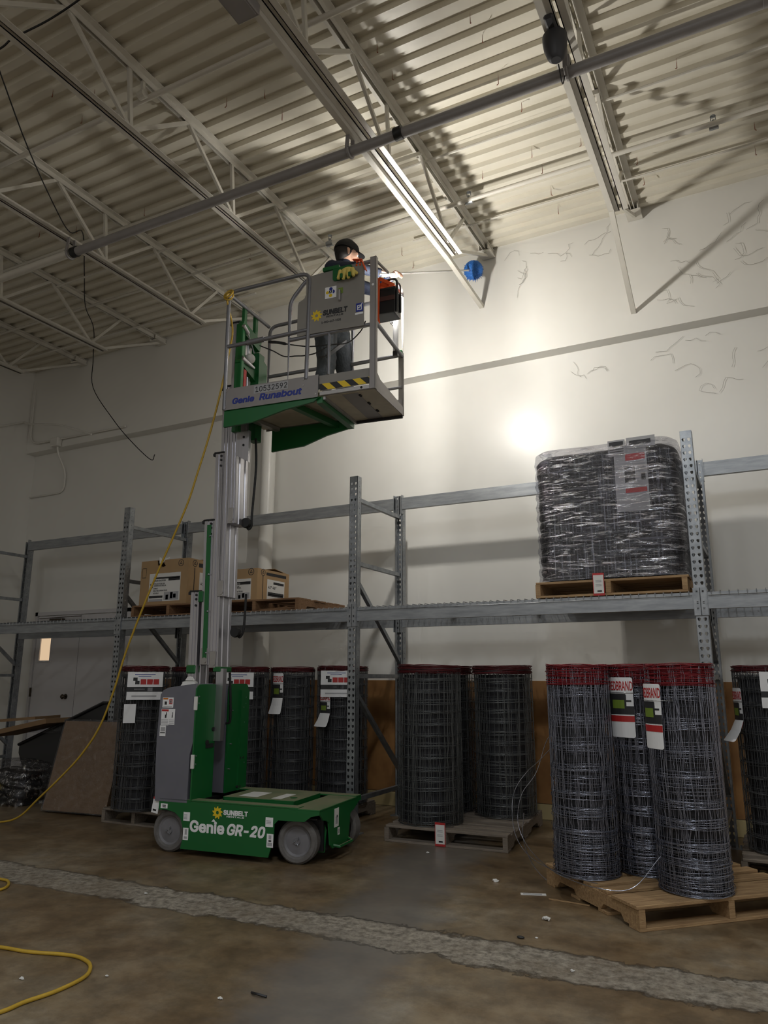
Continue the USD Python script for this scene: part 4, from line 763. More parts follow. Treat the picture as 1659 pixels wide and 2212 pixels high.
obj('label', G().box(-0.13, 0.03, -0.12, 0.10, 0.3941, 0.3947), 'paper', tray); obj('label', G().box(0.16, 0.24, -0.14, 0.10, 0.3941, 0.3947), 'paper', tray)
ep = Polygon([(-0.34, 0.372), (-0.34, 0.345), (-0.29, 0.30), (-0.24, 0.292), (-0.20, 0.27), (-0.17, 0.12), (-0.13, 0.09), (0.10, 0.09), (0.14, 0.12), (0.17, 0.28), (0.24, 0.30), (0.34, 0.345), (0.34, 0.372)])
e = obj('end_panel', G().extr(ep, 0.012, RIGHT(0.650, 0, 0)), 'green_paint', lift)
sheet(e, 'label', RIGHT(0.6625, -0.115, 0.225), 0.075, 0.125, [('paper_grey', 0.25, 0.15, 0.75, 0.55), ('ink', 0.5, 0.5, 0.7, 0.62)], 'paper'); sheet(e, 'label', RIGHT(0.6625, -0.055, 0.165), 0.035, 0.05, [('ink', 0.4, 0.2, 0.6, 0.8)], 'paper')
obj('hose_bar', G().tube([(0.66, -0.12, 0.11), (0.70, -0.10, 0.10), (0.70, 0.12, 0.10), (0.66, 0.14, 0.11)], 0.010, 6), 'green_paint', lift)
def wheel(u, v, out, rz=0.0):
    R, w = 0.148, 0.098
    prof = [(0.098, -w / 2 + 0.012), (0.112, -w / 2), (R - 0.014, -w / 2), (R, -w / 2 + 0.016), (R, w / 2 - 0.016), (R - 0.014, w / 2), (0.112, w / 2), (0.098, w / 2 - 0.012)]
    M = rotz(rz, (u, v, R)) @ frame((0, 0, 0), (1, 0, 0), (0, 0, 1), (0, -1, 0))
    wl = obj('wheel', G().lathe(prof, 40, M), 'tyre', lift, smooth=35)
    hub = [(0.0, w / 2 - 0.004), (0.022, w / 2 - 0.004), (0.024, w / 2 - 0.012), (0.085, w / 2 - 0.018), (0.099, w / 2 - 0.010), (0.099, -w / 2 + 0.010), (0.085, -w / 2 + 0.018), (0.0, -w / 2 + 0.012)]
    obj('hub', G().lathe(hub, 32, M), 'hub', wl, smooth=35)
    g = G(); k = FRONT(0, 0, 0)
    for i, L in enumerate((0.035, 0.030, 0.025)):
        a = 0.8 + i * 2.1; q = [M @ np.array([0.012 * math.cos(a), 0.012 * math.sin(a), w / 2, 1]), M @ np.array([L * math.cos(a + 0.3), L * math.sin(a + 0.3), w / 2 + 0.004, 1])]; g.tube([x[:3] for x in q], 0.0035, 5)
    obj('axle_pin', g, 'galvanized', wl)
wheel(-0.60, -0.262, -1); wheel(0.455, -0.245, -1, 0.10); wheel(-0.60, 0.30, 1); wheel(0.50, 0.375, 1, -0.12)
for v, s in ((-0.245, 1), (0.30, -1)):
    g = G(); g.box(0.36, 0.62, v - 0.06, v + 0.10, 0.298, 0.312, 0.003); g.tube([(0.52, v - 0.03, 0.31), (0.52, v - 0.03, 0.368)], 0.042, 16); g.tube([(0.52, v - 0.03, 0.325), (0.52, v - 0.03, 0.350)], 0.052, 16); obj('steering_knuckle', g, 'black', lift, smooth=35)
    g = G(); g.extr(Polygon([(0.30, 0.05), (0.62, 0.07), (0.635, 0.22), (0.60, 0.298), (0.36, 0.298), (0.33, 0.2)]), 0.012, FRONT(0, v + s * 0.075, 0)); obj('wheel_bracket', g, 'green_paint', lift)
# lettering and labels on the chassis side; plane y = -0.3615
CF = lambda u, z: FRONT(u, -0.3612, z)
g = G(); gear(g, (-0.150, 0.311), 0.030, 0.043, 0.012, 9, 0.0015, CF(0, 0)); obj('gear_emblem', g, 'yellow', sp)
g = G(); txt(g, 'SUNBELT', 0.029, CF(-0.098, 0.302), heavy=0.0014, width=0.200); txt(g, 'RENTALS', 0.010, CF(-0.072, 0.285), width=0.145); obj('rental_lettering', g, 'white', sp)
g = G(); txt(g, 'Genie', 0.070, CF(-0.378, 0.172), heavy=0.0022, width=0.290, shear=0.0); txt(g, 'GR-20', 0.068, CF(-0.062, 0.171), heavy=0.0022, width=0.305, shear=0.22)
g.extr(Polygon([(-0.198, 0.247), (-0.160, 0.247), (-0.179, 0.266)]), 0.0015, CF(0, 0)); obj('model_lettering', g, 'white', sp)
for x, z, w, h, pr in ((-0.440, 0.238, 0.056, 0.060, lines('paper_grey', 0.1, 0.6, (0.2, 0.35, 0.5, 0.65), 0.07)), (-0.436, 0.108, 0.046, 0.082, [('paper_grey', 0.35, 0.45, 0.75, 0.9), ('paper_grey', 0.2, 0.1, 0.8, 0.3)]), (0.248, 0.245, 0.060, 0.062, lines('paper_grey', 0.1, 0.75, (0.3, 0.45, 0.6), 0.07)), (0.262, 0.112, 0.052, 0.088, [('paper_grey', 0.3, 0.6, 0.7, 0.9), ('ink', 0.3, 0.42, 0.7, 0.54), ('paper_grey', 0.15, 0.1, 0.85, 0.35)]), (-0.648, 0.312, 0.062, 0.033, [('ink', 0.3, 0.2, 0.75, 0.4), ('ink', 0.25, 0.55, 0.75, 0.75)])):
    sheet(sp, 'label', CF(x, z), w, h, pr, 'white')
tg = obj('rental_tag', G().extr(affinity.rotate(sbox(-0.03, -0.055, 0.03, 0.055), -9), 0.002, FRONT(-0.705, -0.345, 0.325)), 'white', lift)
g = G(); g.extr(affinity.rotate(sbox(-0.03, 0.043, 0.03, 0.058), -9, origin=(0, 0)), 0.003, FRONT(-0.705, -0.3455, 0.325)); obj('tag_edge', g, 'red_ink', tg); obj('tag_print', G().extr(affinity.rotate(sbox(-0.018, -0.04, 0.012, -0.028), -9, origin=(0, 0)), 0.003, FRONT(-0.705, -0.3455, 0.325)), 'ink', tg)
# covers beside the mast
def cover(v0, v1, m_side, m_front):
    us = [(-0.705, 0.36), (-0.72, 0.62), (-0.725, 0.80), (-0.715, 1.13), (-0.69, 1.165), (-0.64, 1.185), (-0.40, 1.215), (-0.385, 1.19), (-0.392, 0.80), (-0.418, 0.70), (-0.418, 0.36)]
    g = G().extr(Polygon(us), v1 - v0, FRONT(0, v1, 0)); return obj('mast_cover', g, m_front, lift)
cv = cover(-0.362, -0.13, None, 'grey_paint')
def side_cover(v0, v1):
    P = Polygon([(v0, 0.372)] + [(v1, 0.372)] + arc((v1 - 0.045, 1.165), 0.045, 0, PI / 2) + arc((v0 + 0.045, 1.165), 0.045, PI / 2, PI)); return P
g = G().extr(side_cover(-0.366, -0.10), 0.012, RIGHT(-0.392, 0, 0)); c1 = obj('cover_door', g, 'green_paint', lift)
g = G().extr(side_cover(0.075, 0.365), 0.012, RIGHT(-0.392, 0, 0)); g.extr(sbox(0.24, 0.372, 0.36, 1.16), 0.020, RIGHT(-0.385, 0, 0)); c2 = obj('cover_door', g, 'green_paint', lift)
obj('mast_cover', G().extr(side_cover(0.08, 0.36), 0.24, RIGHT(-0.64, 0, 0)), 'grey_paint', lift)
hx = G(); hx.box(-0.3785, -0.374, -0.22, -0.12, 0.735, 0.765); hx.tube([(-0.382, -0.205, 0.775), (-0.372, -0.205, 0.775)], 0.020, 12); obj('door_slot', hx, 'dark_hole', c1)
obj('latch_hole', G().tube([(-0.382, -0.13, 0.87), (-0.374, -0.13, 0.87)], 0.016, 10), 'dark_hole', c1)
for z0 in (1.02, 0.60):
    obj('hinge', G().box(-0.402, -0.376, -0.3705, -0.352, z0, z0 + 0.10, 0.003), 'paper', c1)
g = G()
for v, z in ((-0.335, 1.12), (-0.335, 1.07), (-0.335, 0.69), (-0.335, 0.63)): g.tube([(-0.381, v, z), (-0.376, v, z)], 0.006, 6)
obj('door_screws', g, 'galvanized', c1)
g = G()
for v, z in ((0.12, 1.0), (0.12, 0.74), (0.11, 0.55), (0.31, 1.10), (0.31, 1.05), (0.28, 1.02), (0.30, 0.90), (0.32, 0.58)): g.tube([(-0.381, v, z), (-0.364, v, z)], 0.005, 6)
obj('door_screws', g, 'galvanized', c2)
g = G()
for v, z in ((0.26, 0.62), (0.30, 0.62), (0.24, 0.40), (0.27, 0.40)): g.tube([(-0.381, v, z), (-0.364, v, z)], 0.010, 8)
obj('door_holes', g, 'dark_hole', c2)
GF = lambda u, z: FRONT(u, -0.3635, z)
sheet(cv, 'warning_label', GF(-0.690, 1.035), 0.100, 0.075, [('orange_ink', 0.05, 0.8, 0.5, 0.95), ('ink', 0.2, 0.3, 0.4, 0.6), ('red_ink', 0.62, 0.35, 0.9, 0.85), ('white', 0.67, 0.42, 0.85, 0.78), ('ink', 0.72, 0.5, 0.8, 0.7)] + lines('paper_grey', 0.1, 0.9, (0.08,), 0.06), 'white')
sheet(cv, 'warning_label', GF(-0.695, 0.905), 0.070, 0.120, [('red_ink', 0.05, 0.85, 0.95, 0.97), ('ink', 0.5, 0.45, 0.7, 0.65), ('ink', 0.65, 0.62, 0.75, 0.8)] + lines('paper_grey', 0.05, 0.95, (0.05, 0.14, 0.23, 0.32), 0.035), 'white')
sheet(cv, 'warning_label', GF(-0.625, 0.910), 0.055, 0.115, [('ink', 0.5, 0.45, 0.65, 0.6), ('ink', 0.58, 0.6, 0.68, 0.8)] + lines('paper_grey', 0.1, 0.9, (0.08, 0.18, 0.28), 0.04), 'white')
sheet(cv, 'warning_label', GF(-0.700, 0.825), 0.055, 0.078, [('paper_grey', 0.15, 0.45, 0.9, 0.85), ('ink', 0.1, 0.28, 0.9, 0.36)], 'white')
g = G(); g.add(film_hull(0.16, 0.10, 0.04, 1.20, 1.26, 31, amp=0.03, nz=6, na=40)); g.move(frame((-0.57, -0.20, -0.02), (1, 0, 0), (0, 1, 0), (0, 0, 1))); obj('crumpled_bag', g, 'paper', lift, 60)
# telescoping mast: five aluminium columns, each set further forward and higher
def column(u, w, z0, z1, lean, v0=-0.12, v1=0.055, cap=True):
    du = -lean * (z1 - z0)
    P = Polygon([(0, v0), (w, v0), (w, v0 + 0.03), (w - 0.008, v0 + 0.035), (w - 0.008, v0 + 0.055), (w, v0 + 0.06), (w, v1 - 0.06), (w - 0.008, v1 - 0.055), (w - 0.008, v1 - 0.035), (w, v1 - 0.03), (w, v1), (0, v1)])
    for x in (w * 0.35, w * 0.72): P = P.difference(sbox(x, v0 - 0.001, x + w * 0.10, v0 + 0.006))
    g = G(); m = trimesh.creation.extrude_polygon(P, z1 - z0, engine='earcut'); m.vertices[:, 0] += u + du * m.vertices[:, 2] / (z1 - z0); m.vertices[:, 2] += z0; g.add(m)
    c = obj('mast_column', g, 'aluminium', lift)
    if cap:
        g = G(); g.box(u + du - 0.012, u + du + w + 0.004, v0 - 0.008, v1 + 0.004, z1, z1 + 0.014, 0.004); g.box(u + du - 0.022, u + du, v0 - 0.004, v0 + 0.03, z1 - 0.02, z1 + 0.004); obj('end_cap', g, 'rubber', c)
        g = G()
        for q in (0.025, 0.06, 0.11): g.tube([(u + du + w * 0.7, v0 - 0.006, z1 - q), (u + du + w * 0.7, v0 + 0.002, z1 - q)], 0.010, 8)
        obj('cap_bolts', g, 'black', c)
    g = G(); g.box(u + w * 0.1, u + w * 0.75, v0 - 0.006, v0, z0, z0 + 0.13, 0.002); g.tube([(u + w * 0.5, v0 - 0.010, z0 + 0.035), (u + w * 0.5, v0 - 0.002, z0 + 0.035)], 0.022, 12); obj('roller_plate', g, 'aluminium_dull', c)
    return c
LN = 0.024
column(-0.630, 0.080, 0.38, 1.945, LN, cap=True)
c2_ = column(-0.545, 0.095, 1.36, 2.535, LN)
column(-0.458, 0.085, 1.335, 3.115, LN)
column(-0.418, 0.078, 1.90, 3.71, LN)
column(-0.352, 0.075, 2.50, 4.30, LN)
g = G(); g.bar((-0.498, -0.124, 1.40), (-0.522, -0.124, 2.50), 0.006, 0.040, (1, 0, 0)); obj('cable_guard', g, 'green_paint', lift)
g = G()
for z in (1.45, 1.78, 2.08, 2.40): g.tube([(-0.49 - 0.022 * (z - 1.4), -0.128, z), (-0.475 - 0.022 * (z - 1.4), -0.140, z + 0.004)], 0.006, 6)
obj('guard_bolts', g, 'galvanized', lift)
g = G(); g.box(-0.585, -0.545, -0.135, -0.10, 1.86, 1.95, 0.004); obj('column_bracket', g, 'green_paint', lift)
g = G(); g.box(-0.67, -0.58, -0.13, 0.02, 1.29, 1.36, 0.01); obj('column_bracket', g, 'green_paint', lift)
g = G(); g.box(-0.415, -0.345, -0.125, 0.04, 1.305, 1.345, 0.004); obj('column_bracket', g, 'green_paint', lift)
g = G(); P = Polygon([(0, 0), (0.065, 0), (0.065, 0.05), (0.058, 0.05), (0.058, 0.008), (0.007, 0.008), (0.007, 0.05), (0, 0.05)]); m = trimesh.creation.extrude_polygon(P, 0.55, engine='earcut'); m.vertices += [-0.385, -0.118, 0.78]; g.add(m); obj('guide_channel', g, 'aluminium', lift)
g = G(); m = trimesh.creation.extrude_polygon(sbox(0, 0, 0.13, 0.008).union(sbox(0.12, -0.012, 0.132, 0.02)), 0.20, engine='earcut'); m.vertices += [-0.30, -0.128, 3.08]; m.vertices[:, 2] -= (m.vertices[:, 0] + 0.30) * 0.55 * (m.vertices[:, 2] < 3.1); g.add(m); br = obj('carriage_plate', g, 'aluminium', lift)
g = G()
for z in (3.16, 3.23): g.tube([(-0.225, -0.132, z), (-0.225, -0.126, z)], 0.010, 10)
obj('plate_holes', g, 'dark_hole', br)
for p in ([(-0.20, 0.02, 3.26), (-0.185, 0.02, 3.0), (-0.205, 0.02, 2.60), (-0.205, 0.02, 2.50), (-0.235, 0.02, 2.47), (-0.26, 0.02, 2.52)], [(-0.235, 0.03, 1.92), (-0.24, 0.03, 1.7), (-0.25, 0.03, 1.62), (-0.28, 0.03, 1.58), (-0.31, 0.03, 1.62)], [(-0.375, 0.06, 1.3), (-0.36, 0.07, 1.05), (-0.365, 0.08, 0.92), (-0.40, 0.08, 0.90)]):
    obj('control_cable', G().tube(curve(p, 6), 0.010, 8), 'rubber', lift, smooth=True)
for u, z in ((-0.245, 2.52), (-0.30, 1.62)): obj('pulley', G().lathe([(0.0, -0.02), (0.04, -0.02), (0.045, 0.0), (0.04, 0.02), (0.0, 0.02)], 18, FRONT(u, 0.0, z)), 'rubber', lift, smooth=40)
# carriage frame
g = G(); g.box(-0.335, -0.265, -0.155, -0.115, 3.28, 4.27, 0.004); g.box(-0.335, -0.255, 0.10, 0.20, 3.28, 4.10, 0.004); g.bar((-0.30, -0.14, 4.25), (-0.30, 0.16, 4.18), 0.05, 0.11); g.bar((-0.30, -0.15, 3.95), (-0.30, 0.14, 3.86), 0.05, 0.10); g.extr(Polygon([(0.10, 4.08), (0.24, 4.02), (0.24, 3.50), (0.10, 3.50)]), 0.014, RIGHT(-0.262, 0, 0)); obj('carriage_frame', g, 'green_paint', lift)
for v in (-0.05, 0.135): obj('carriage_fork', G().box(-0.34, -0.31, v - 0.022, v + 0.022, 4.0, 4.49, 0.003), 'green_paint', lift)
obj('chain_anchor', G().tube([(-0.27, -0.15, 3.945), (-0.27, -0.05, 3.935), (-0.27, 0.05, 3.93)], [0.022, 0.022, 0.014], 12), 'aluminium', lift, smooth=40)
obj('chain_anchor', G().tube([(-0.26, -0.16, 4.24), (-0.26, -0.08, 4.20)], 0.018, 10).tube([(-0.26, -0.08, 4.20), (-0.26, 0.03, 4.06)], 0.006, 6), 'aluminium', lift, smooth=40)
obj('anchor_ball', G().add(trimesh.creation.icosphere(2, 0.045).apply_translation((-0.28, 0.0, 4.0))), 'paper', lift, smooth=True)
obj('red_strip', G().box(-0.30, -0.27, -0.10, -0.06, 3.55, 3.86), 'red_ink', lift)
for z in (3.75, 3.72, 3.66): obj('wall_side_fin', G().box(-0.26, -0.20, 0.20, 0.30, z - 0.006, z + 0.006), 'green_paint', lift)
# platform
VF, VB, ZF = -0.303, 0.352, 3.48
g = G(); g.box(-0.32, 0.56, VF + 0.01, VB - 0.01, 3.455, 3.48); obj('platform_floor', g, 'platform_under', lift)
fl = G(); fl.extr(Polygon([(-0.32, 3.42), (-0.32, 3.275), (-0.05, 3.285), (0.25, 3.355), (0.50, 3.385), (0.56, 3.42)]), 0.02, FRONT(0, VF + 0.03, 0)); obj('support_beam', fl, 'green_paint', lift)
fl = G(); fl.extr(Polygon([(-0.22, 3.44), (-0.22, 3.23), (0.10, 3.25), (0.32, 3.32), (0.54, 3.36), (0.60, 3.44)]), 0.02, FRONT(0, VB - 0.01, 0)); obj('support_beam', fl, 'green_paint', lift)
g = G(); g.bar((0.55, VF + 0.03, 3.40), (0.55, VB, 3.385), 0.05, 0.05); obj('cross_beam', g, 'green_paint', lift)
g = G(); g.bar((0.28, VF + 0.05, 3.41), (0.42, VB - 0.02, 3.40), 0.05, 0.05); obj('cross_beam', g, 'green_paint', lift)
g = G(); g.bar((0.59, VF + 0.03, 3.415), (0.59, VB + 0.01, 3.415), 0.02, 0.03); obj('slide_rail', g, 'aluminium_dull', lift)
g = G(); g.bar((-0.30, VF + 0.05, 3.43), (-0.16, VB - 0.03, 3.43), 0.05, 0.03); obj('cross_beam', g, 'aluminium_dull', lift)
pn = obj('toe_board', G().box(-0.325, 0.548, VF - 0.004, VF, 3.415, 3.602), 'toe_grey', lift)
obj('toe_board', G().box(-0.30, 0.548, VB, VB + 0.004, 3.44, 3.60), 'toe_grey', lift)
PF = lambda u, z: FRONT(u, VF - 0.0042, z)
obj('brand_lettering', txt(G(), 'Genie', 0.046, PF(-0.235, 3.462), heavy=0.0016, width=0.205, shear=0.18), 'blue_ink', pn); obj('model_lettering', txt(G(), 'Runabout', 0.050, PF(0.020, 3.462), heavy=0.0016, width=0.378, shear=0.22), 'blue_ink', pn)
nl = obj('number_label', G().extr(sbox(-0.035, 3.522, 0.280, 3.592), 0.001, PF(0, 0)), 'paper_grey', pn)
g = G(); txt(g, '10532592', 0.046, FRONT(-0.020, VF - 0.0054, 3.534), width=0.292, bold=False); obj('number_lettering', g, 'ink', nl)
g = G()
for u, z in ((-0.30, 3.58), (-0.30, 3.44), (0.42, 3.58), (0.42, 3.53), (0.53, 3.44), (-0.305, 3.51)): g.tube([(u, VF - 0.008, z), (u, VF - 0.003, z)], 0.007, 8)
obj('panel_screws', g, 'aluminium_dull', pn)
# sliding extension deck
VE = VF + 0.022
und = obj('extension_deck', G().box(0.60, 1.02, VE + 0.01, VB - 0.01, 3.425, 3.445), 'platform_under', lift)
g = G(); g.bar((0.80, VE + 0.03, 3.424), (0.78, VB - 0.02, 3.424), 0.13, 0.004); obj('deck_seam', g, 'toe_grey', und)
g = G()
for v in (-0.2, -0.02, 0.16): g.box(0.86, 0.875, v - 0.02, v + 0.02, 3.415, 3.426)
obj('deck_clips', g, 'dark_hole', und)
ex = obj('extension_toe_board', G().box(0.545, 1.0, VE - 0.004, VE, 3.47, 3.60), 'panel_grey', lift)
tp = obj('hazard_tape', G().box(0.550, 1.005, VE - 0.0055, VE - 0.0042, 3.474, 3.528), 'yellow', ex, label='yellow and black striped tape')
g = G()
for k in range(4):
    x = 0.505 + k * 0.132; q = Polygon([(x + 0.056, 3.474), (x + 0.122, 3.474), (x + 0.066, 3.528), (x, 3.528)]).intersection(sbox(0.550, 3.474, 1.005, 3.528))
    if q.area > 0: g.extr(q, 0.0010, FRONT(0, VE - 0.0055, 0))
obj('tape_stripes', g, 'black', tp)
g = G(); g.box(0.555, 1.0, VE - 0.012, VE + 0.012, 3.428, 3.462, 0.003); rl = obj('edge_rail', g, 'aluminium_dull', lift); obj('rail_hole', G().tube([(0.915, VE - 0.0135, 3.446), (0.915, VE - 0.011, 3.446)], 0.010, 12), 'dark_hole', rl)
g = G(); g.extr(Polygon([(VF, 3.42), (VB + 0.012, 3.42), (VB + 0.012, 3.49), (VF + 0.12, 3.535), (VF, 3.60)]), 0.006, RIGHT(1.022, 0, 0)); obj('end_toe_board', g, 'toe_grey', lift)
obj('edge_rail', G().box(0.6, 1.02, VB - 0.012, VB + 0.006, 3.40, 3.43), 'black', lift)
obj('toe_board', G().box(0.55, 1.02, VB - 0.022, VB - 0.018, 3.44, 3.56), 'toe_grey', lift)
# guard rails
RR = 0.0165
def rail(pts, r=RR, rad=0.06, m='rail_steel'): return obj('guard_rail', G().tube(bent(pts, rad, 6), r, 12), m, lift, smooth=40)
rail([(-0.315, VF, 3.42), (-0.325, VF, 4.49), (0.452, VF, 4.515), (0.440, VF, 3.58)], rad=0.085)
rail([(-0.300, VB, 3.42), (-0.300, VB, 4.47), (0.55, VB, 4.50), (0.55, VB, 3.45)], rad=0.085)
rail([(-0.318, VF + 0.02, 4.470), (-0.300, VB - 0.02, 4.462)])
rail([(-0.318, VF + 0.02, 3.62), (-0.300, VB - 0.02, 3.62)])
rail([(-0.318, VF, 3.985), (0.448, VF, 4.005)])
obj('foam_sleeve', G().tube([(-0.12, VF, 3.99), (0.04, VF, 3.994)], 0.023, 12), 'rail_steel', lift, smooth=40)
rail([(-0.30, VB, 3.97), (0.55, VB, 3.975)])
rail([(0.262, VE, 3.50), (0.262, VE, 4.30), (0.415, VE, 4.475), (0.995, VE, 4.515)], rad=0.07)
rail([(0.262, VE, 3.955), (1.0, VE, 3.965)]); rail([(0.625, VE, 3.955), (0.625, VE, 3.60)], 0.012)
rail([(0.55, VB - 0.02, 3.95), (1.02, VB - 0.02, 3.965)])
rail([(0.55, VB - 0.02, 4.50), (1.03, VB - 0.02, 4.52)])
rail([(0.55, VB - 0.02, 3.66), (1.02, VB - 0.02, 3.67)], 0.012)
g = G(); g.box(0.985, 1.037, VF - 0.004, VF + 0.012, 3.42, 4.54, 0.003); g.box(1.029, 1.037, VF - 0.004, VF + 0.035, 3.42, 4.54); pst = obj('front_post', g, 'toe_grey', lift); obj('bolt_hole', G().tube([(1.012, VF - 0.0055, 4.292), (1.012, VF - 0.003, 4.292)], 0.010, 12), 'white', pst)
g = G(); g.box(0.985, 1.03, VB - 0.012, VB + 0.008, 3.42, 3.99, 0.003); obj('rear_post', g, 'panel_grey', lift)
g = G(); g.tube(bent([(1.02, VB, 3.45), (1.02, VB, 4.57), (1.02, VB - 0.12, 4.60), (1.02, VF + 0.02, 4.52)], 0.05, 5), 0.011, 8); obj('gate_frame', g, 'panel_grey', lift, smooth=40)
rail([(1.02, VF + 0.02, 3.99), (1.02, VB - 0.01, 3.955)])
g = G(); g.box(1.0, 1.03, VB - 0.05, VB - 0.015, 3.95, 4.0, 0.004); obj('gate_latch', g, 'green_paint', lift)
# grey panel on the extension rail
pp = Polygon([(0.348, 3.965), (0.348, 4.235), (0.356, 4.262), (0.385, 4.275), (0.408, 4.290), (0.420, 4.32), (0.420, 4.475), (0.938, 4.505), (0.938, 3.955)])
pl = obj('sign_panel', G().extr(pp, 0.004, FRONT(0, VF - 0.001, 0)), 'panel_grey', lift)
QF = lambda u, z, o=0.0: FRONT(u, VF - 0.0052 - o, z)
g = G(); gear(g, (0.522, 4.112), 0.034, 0.050, 0.013, 9, 0.001, QF(0, 0)); obj('gear_emblem', g, 'yellow', pl)
g = G(); txt(g, 'SUNBELT', 0.040, QF(0.580, 4.104), heavy=0.0018, width=0.210, shear=0.1); txt(g, 'RENTALS', 0.014, QF(0.608, 4.080), width=0.150); obj('rental_lettering', g, 'ink', pl); obj('phone_lettering', txt(G(), '1-800-667-9328', 0.017, QF(0.568, 4.034), width=0.170), 'ink', pl)
sq = obj('company_sticker', G().extr(sbox(0.594, 4.245, 0.694, 4.345), 0.001, QF(0, 0)), 'white', pl)
g = G(); g.extr(Point(0.646, 4.325).buffer(0.015), 0.001, QF(0, 0, 0.001)); g.extr(Polygon(arc((0.664, 4.298), 0.017, -PI / 2, PI / 2, 8)), 0.001, QF(0, 0, 0.001)); obj('sticker_print', g, 'blue_ink', sq)
g = G(); g.extr(Point(0.644, 4.268).buffer(0.015), 0.001, QF(0, 0, 0.001)); g.extr(Point(0.615, 4.297).buffer(0.013), 0.001, QF(0, 0, 0.001)); obj('sticker_print', g, 'yellow', sq)
g = G(); txt(g, 'M', 0.026, QF(0.629, 4.286, 0.001), depth=0.0012); obj('sticker_letter', g, 'ink', sq)
g = G(); g.extr(sbox(0.712, 4.268, 0.752, 4.318), 0.002, QF(0, 0)); obj('latch_plate', g, 'green_ink', pl); g = G(); g.box(0.722, 0.738, VF - 0.03, VF - 0.006, 4.20, 4.295, 0.004); obj('latch_lever', g, 'aluminium', pl)
ck = obj('check_sticker', G().extr(sbox(0.868, 4.078, 0.930, 4.152), 0.001, QF(0, 0)), 'blue_ink', pl)
g = G(); g.extr(sbox(0.880, 4.092, 0.918, 4.135).difference(sbox(0.886, 4.098, 0.912, 4.129)), 0.001, QF(0, 0, 0.001)); g.extr(Polygon([(0.886, 4.116), (0.894, 4.102), (0.928, 4.150), (0.920, 4.150), (0.895, 4.114), (0.890, 4.120)]), 0.001, QF(0, 0, 0.0015)); g.extr(sbox(0.862, 4.056, 0.930, 4.072), 0.001, QF(0, 0)); obj('check_mark', g, 'white', ck)
g = G(); g.extr(sbox(0.575, 4.490, 0.720, 4.520), 0.05, FRONT(0, VF + 0.03, 0)); g.extr(sbox(0.665, 4.385, 0.835, 4.50).buffer(-0.02).buffer(0.02), 0.012, QF(0, 0)); obj('manual_holder', g, 'green_paint', lift)
# ------------------------------------------------------------------ things on the platform
def on_lift(name, label, cat, u, v, z): return thing(name, label, cat, LW(u, v, z), LA)
t = on_lift('work_glove', 'yellow work glove stuffed over the green holder on the platform panel', 'glove', 0.795, VF - 0.02, 4.44)
g = G(); hs = [m3.Manifold.sphere(0.045, 20).scale((1.35, 0.55, 0.9))]
for k in range(4):
    a = -0.055 + 0.036 * k; hs.append(m3.Manifold.batch_hull([m3.Manifold.sphere(0.017, 12).translate((a, -0.014, 0.005)), m3.Manifold.sphere(0.015, 12).translate((a * 1.2, -0.022, -0.055 - 0.01 * (k in (1, 2)))) ]))
hs.append(m3.Manifold.batch_hull([m3.Manifold.sphere(0.016, 12).translate((0.05, 0, 0.0)), m3.Manifold.sphere(0.014, 12).translate((0.085, -0.01, -0.035))]))
obj('glove_body', G().add(m3.Manifold.batch_boolean(hs, m3.OpType.Add)), 'yellow_glove', t, smooth=50)
g = G(); 
for k in (0, 2): g.box(-0.045 + 0.036 * k, -0.022 + 0.036 * k, -0.047, -0.035, -0.07, -0.03, 0.004)
obj('green_patch', g, 'green_paint', t)
# tool bin with orange straps hung on the end gate
t = on_lift('tool_bin', 'black open tool bin with orange webbing hung inside the right end of the platform', 'tool bin', 0.985, 0.07, 4.195)
g = G(); W_ = 0.010; P = Polygon([(-0.092, 0.0), (0.088, 0.0), (0.098, 0.22), (-0.100, 0.22)])
g.extr(P, W_, FRONT(0, -0.065, 0)); g.extr(P, W_, FRONT(0, 0.075, 0)); g.box(-0.098, -0.086, -0.075, 0.075, 0.0, 0.215); g.box(0.082, 0.094, -0.075, 0.075, 0.0, 0.215); g.box(-0.092, 0.088, -0.07, 0.07, 0.0, 0.012); obj('bin_body', g, 'plastic_black', t)
obj('bin_band', G().box(-0.099, 0.096, -0.080, -0.074, 0.11, 0.15), 'bin_red', t)
obj('bin_rim', G().tube([(-0.10, -0.075, 0.22), (0.098, -0.075, 0.22), (0.098, 0.075, 0.22), (-0.10, 0.075, 0.22)], 0.009, 8, closed=True), 'plastic_black', t, smooth=40)
obj('bin_hanger', G().tube(bent([(0.10, -0.04, 0.02), (0.105, -0.04, 0.30), (0.07, -0.03, 0.325), (-0.02, -0.02, 0.325)], 0.03, 4), 0.011, 8).tube(bent([(0.10, 0.05, 0.05), (0.10, 0.05, 0.31), (0.07, 0.04, 0.33)], 0.03, 4), 0.009, 8), 'plastic_black', t, smooth=40)
g = G(); g.bar((-0.045, -0.088, 0.31), (-0.050, -0.088, -0.02), 0.030, 0.005, (0, 1, 0)); g.bar((-0.050, -0.088, -0.02), (-0.035, -0.090, -0.115), 0.026, 0.005, (0, 1, 0)); obj('hanging_strap', g, 'orange', t, label='orange strap hanging down over the front')
obj('side_strap', G().bar((-0.105, -0.085, 0.15), (-0.04, -0.086, 0.32), 0.028, 0.005, (0, 1, 0)), 'orange', t); obj('side_strap', G().bar((-0.04, -0.086, 0.32), (0.09, -0.07, 0.24), 0.028, 0.005, (0, 1, 0)), 'orange', t)
g = G()
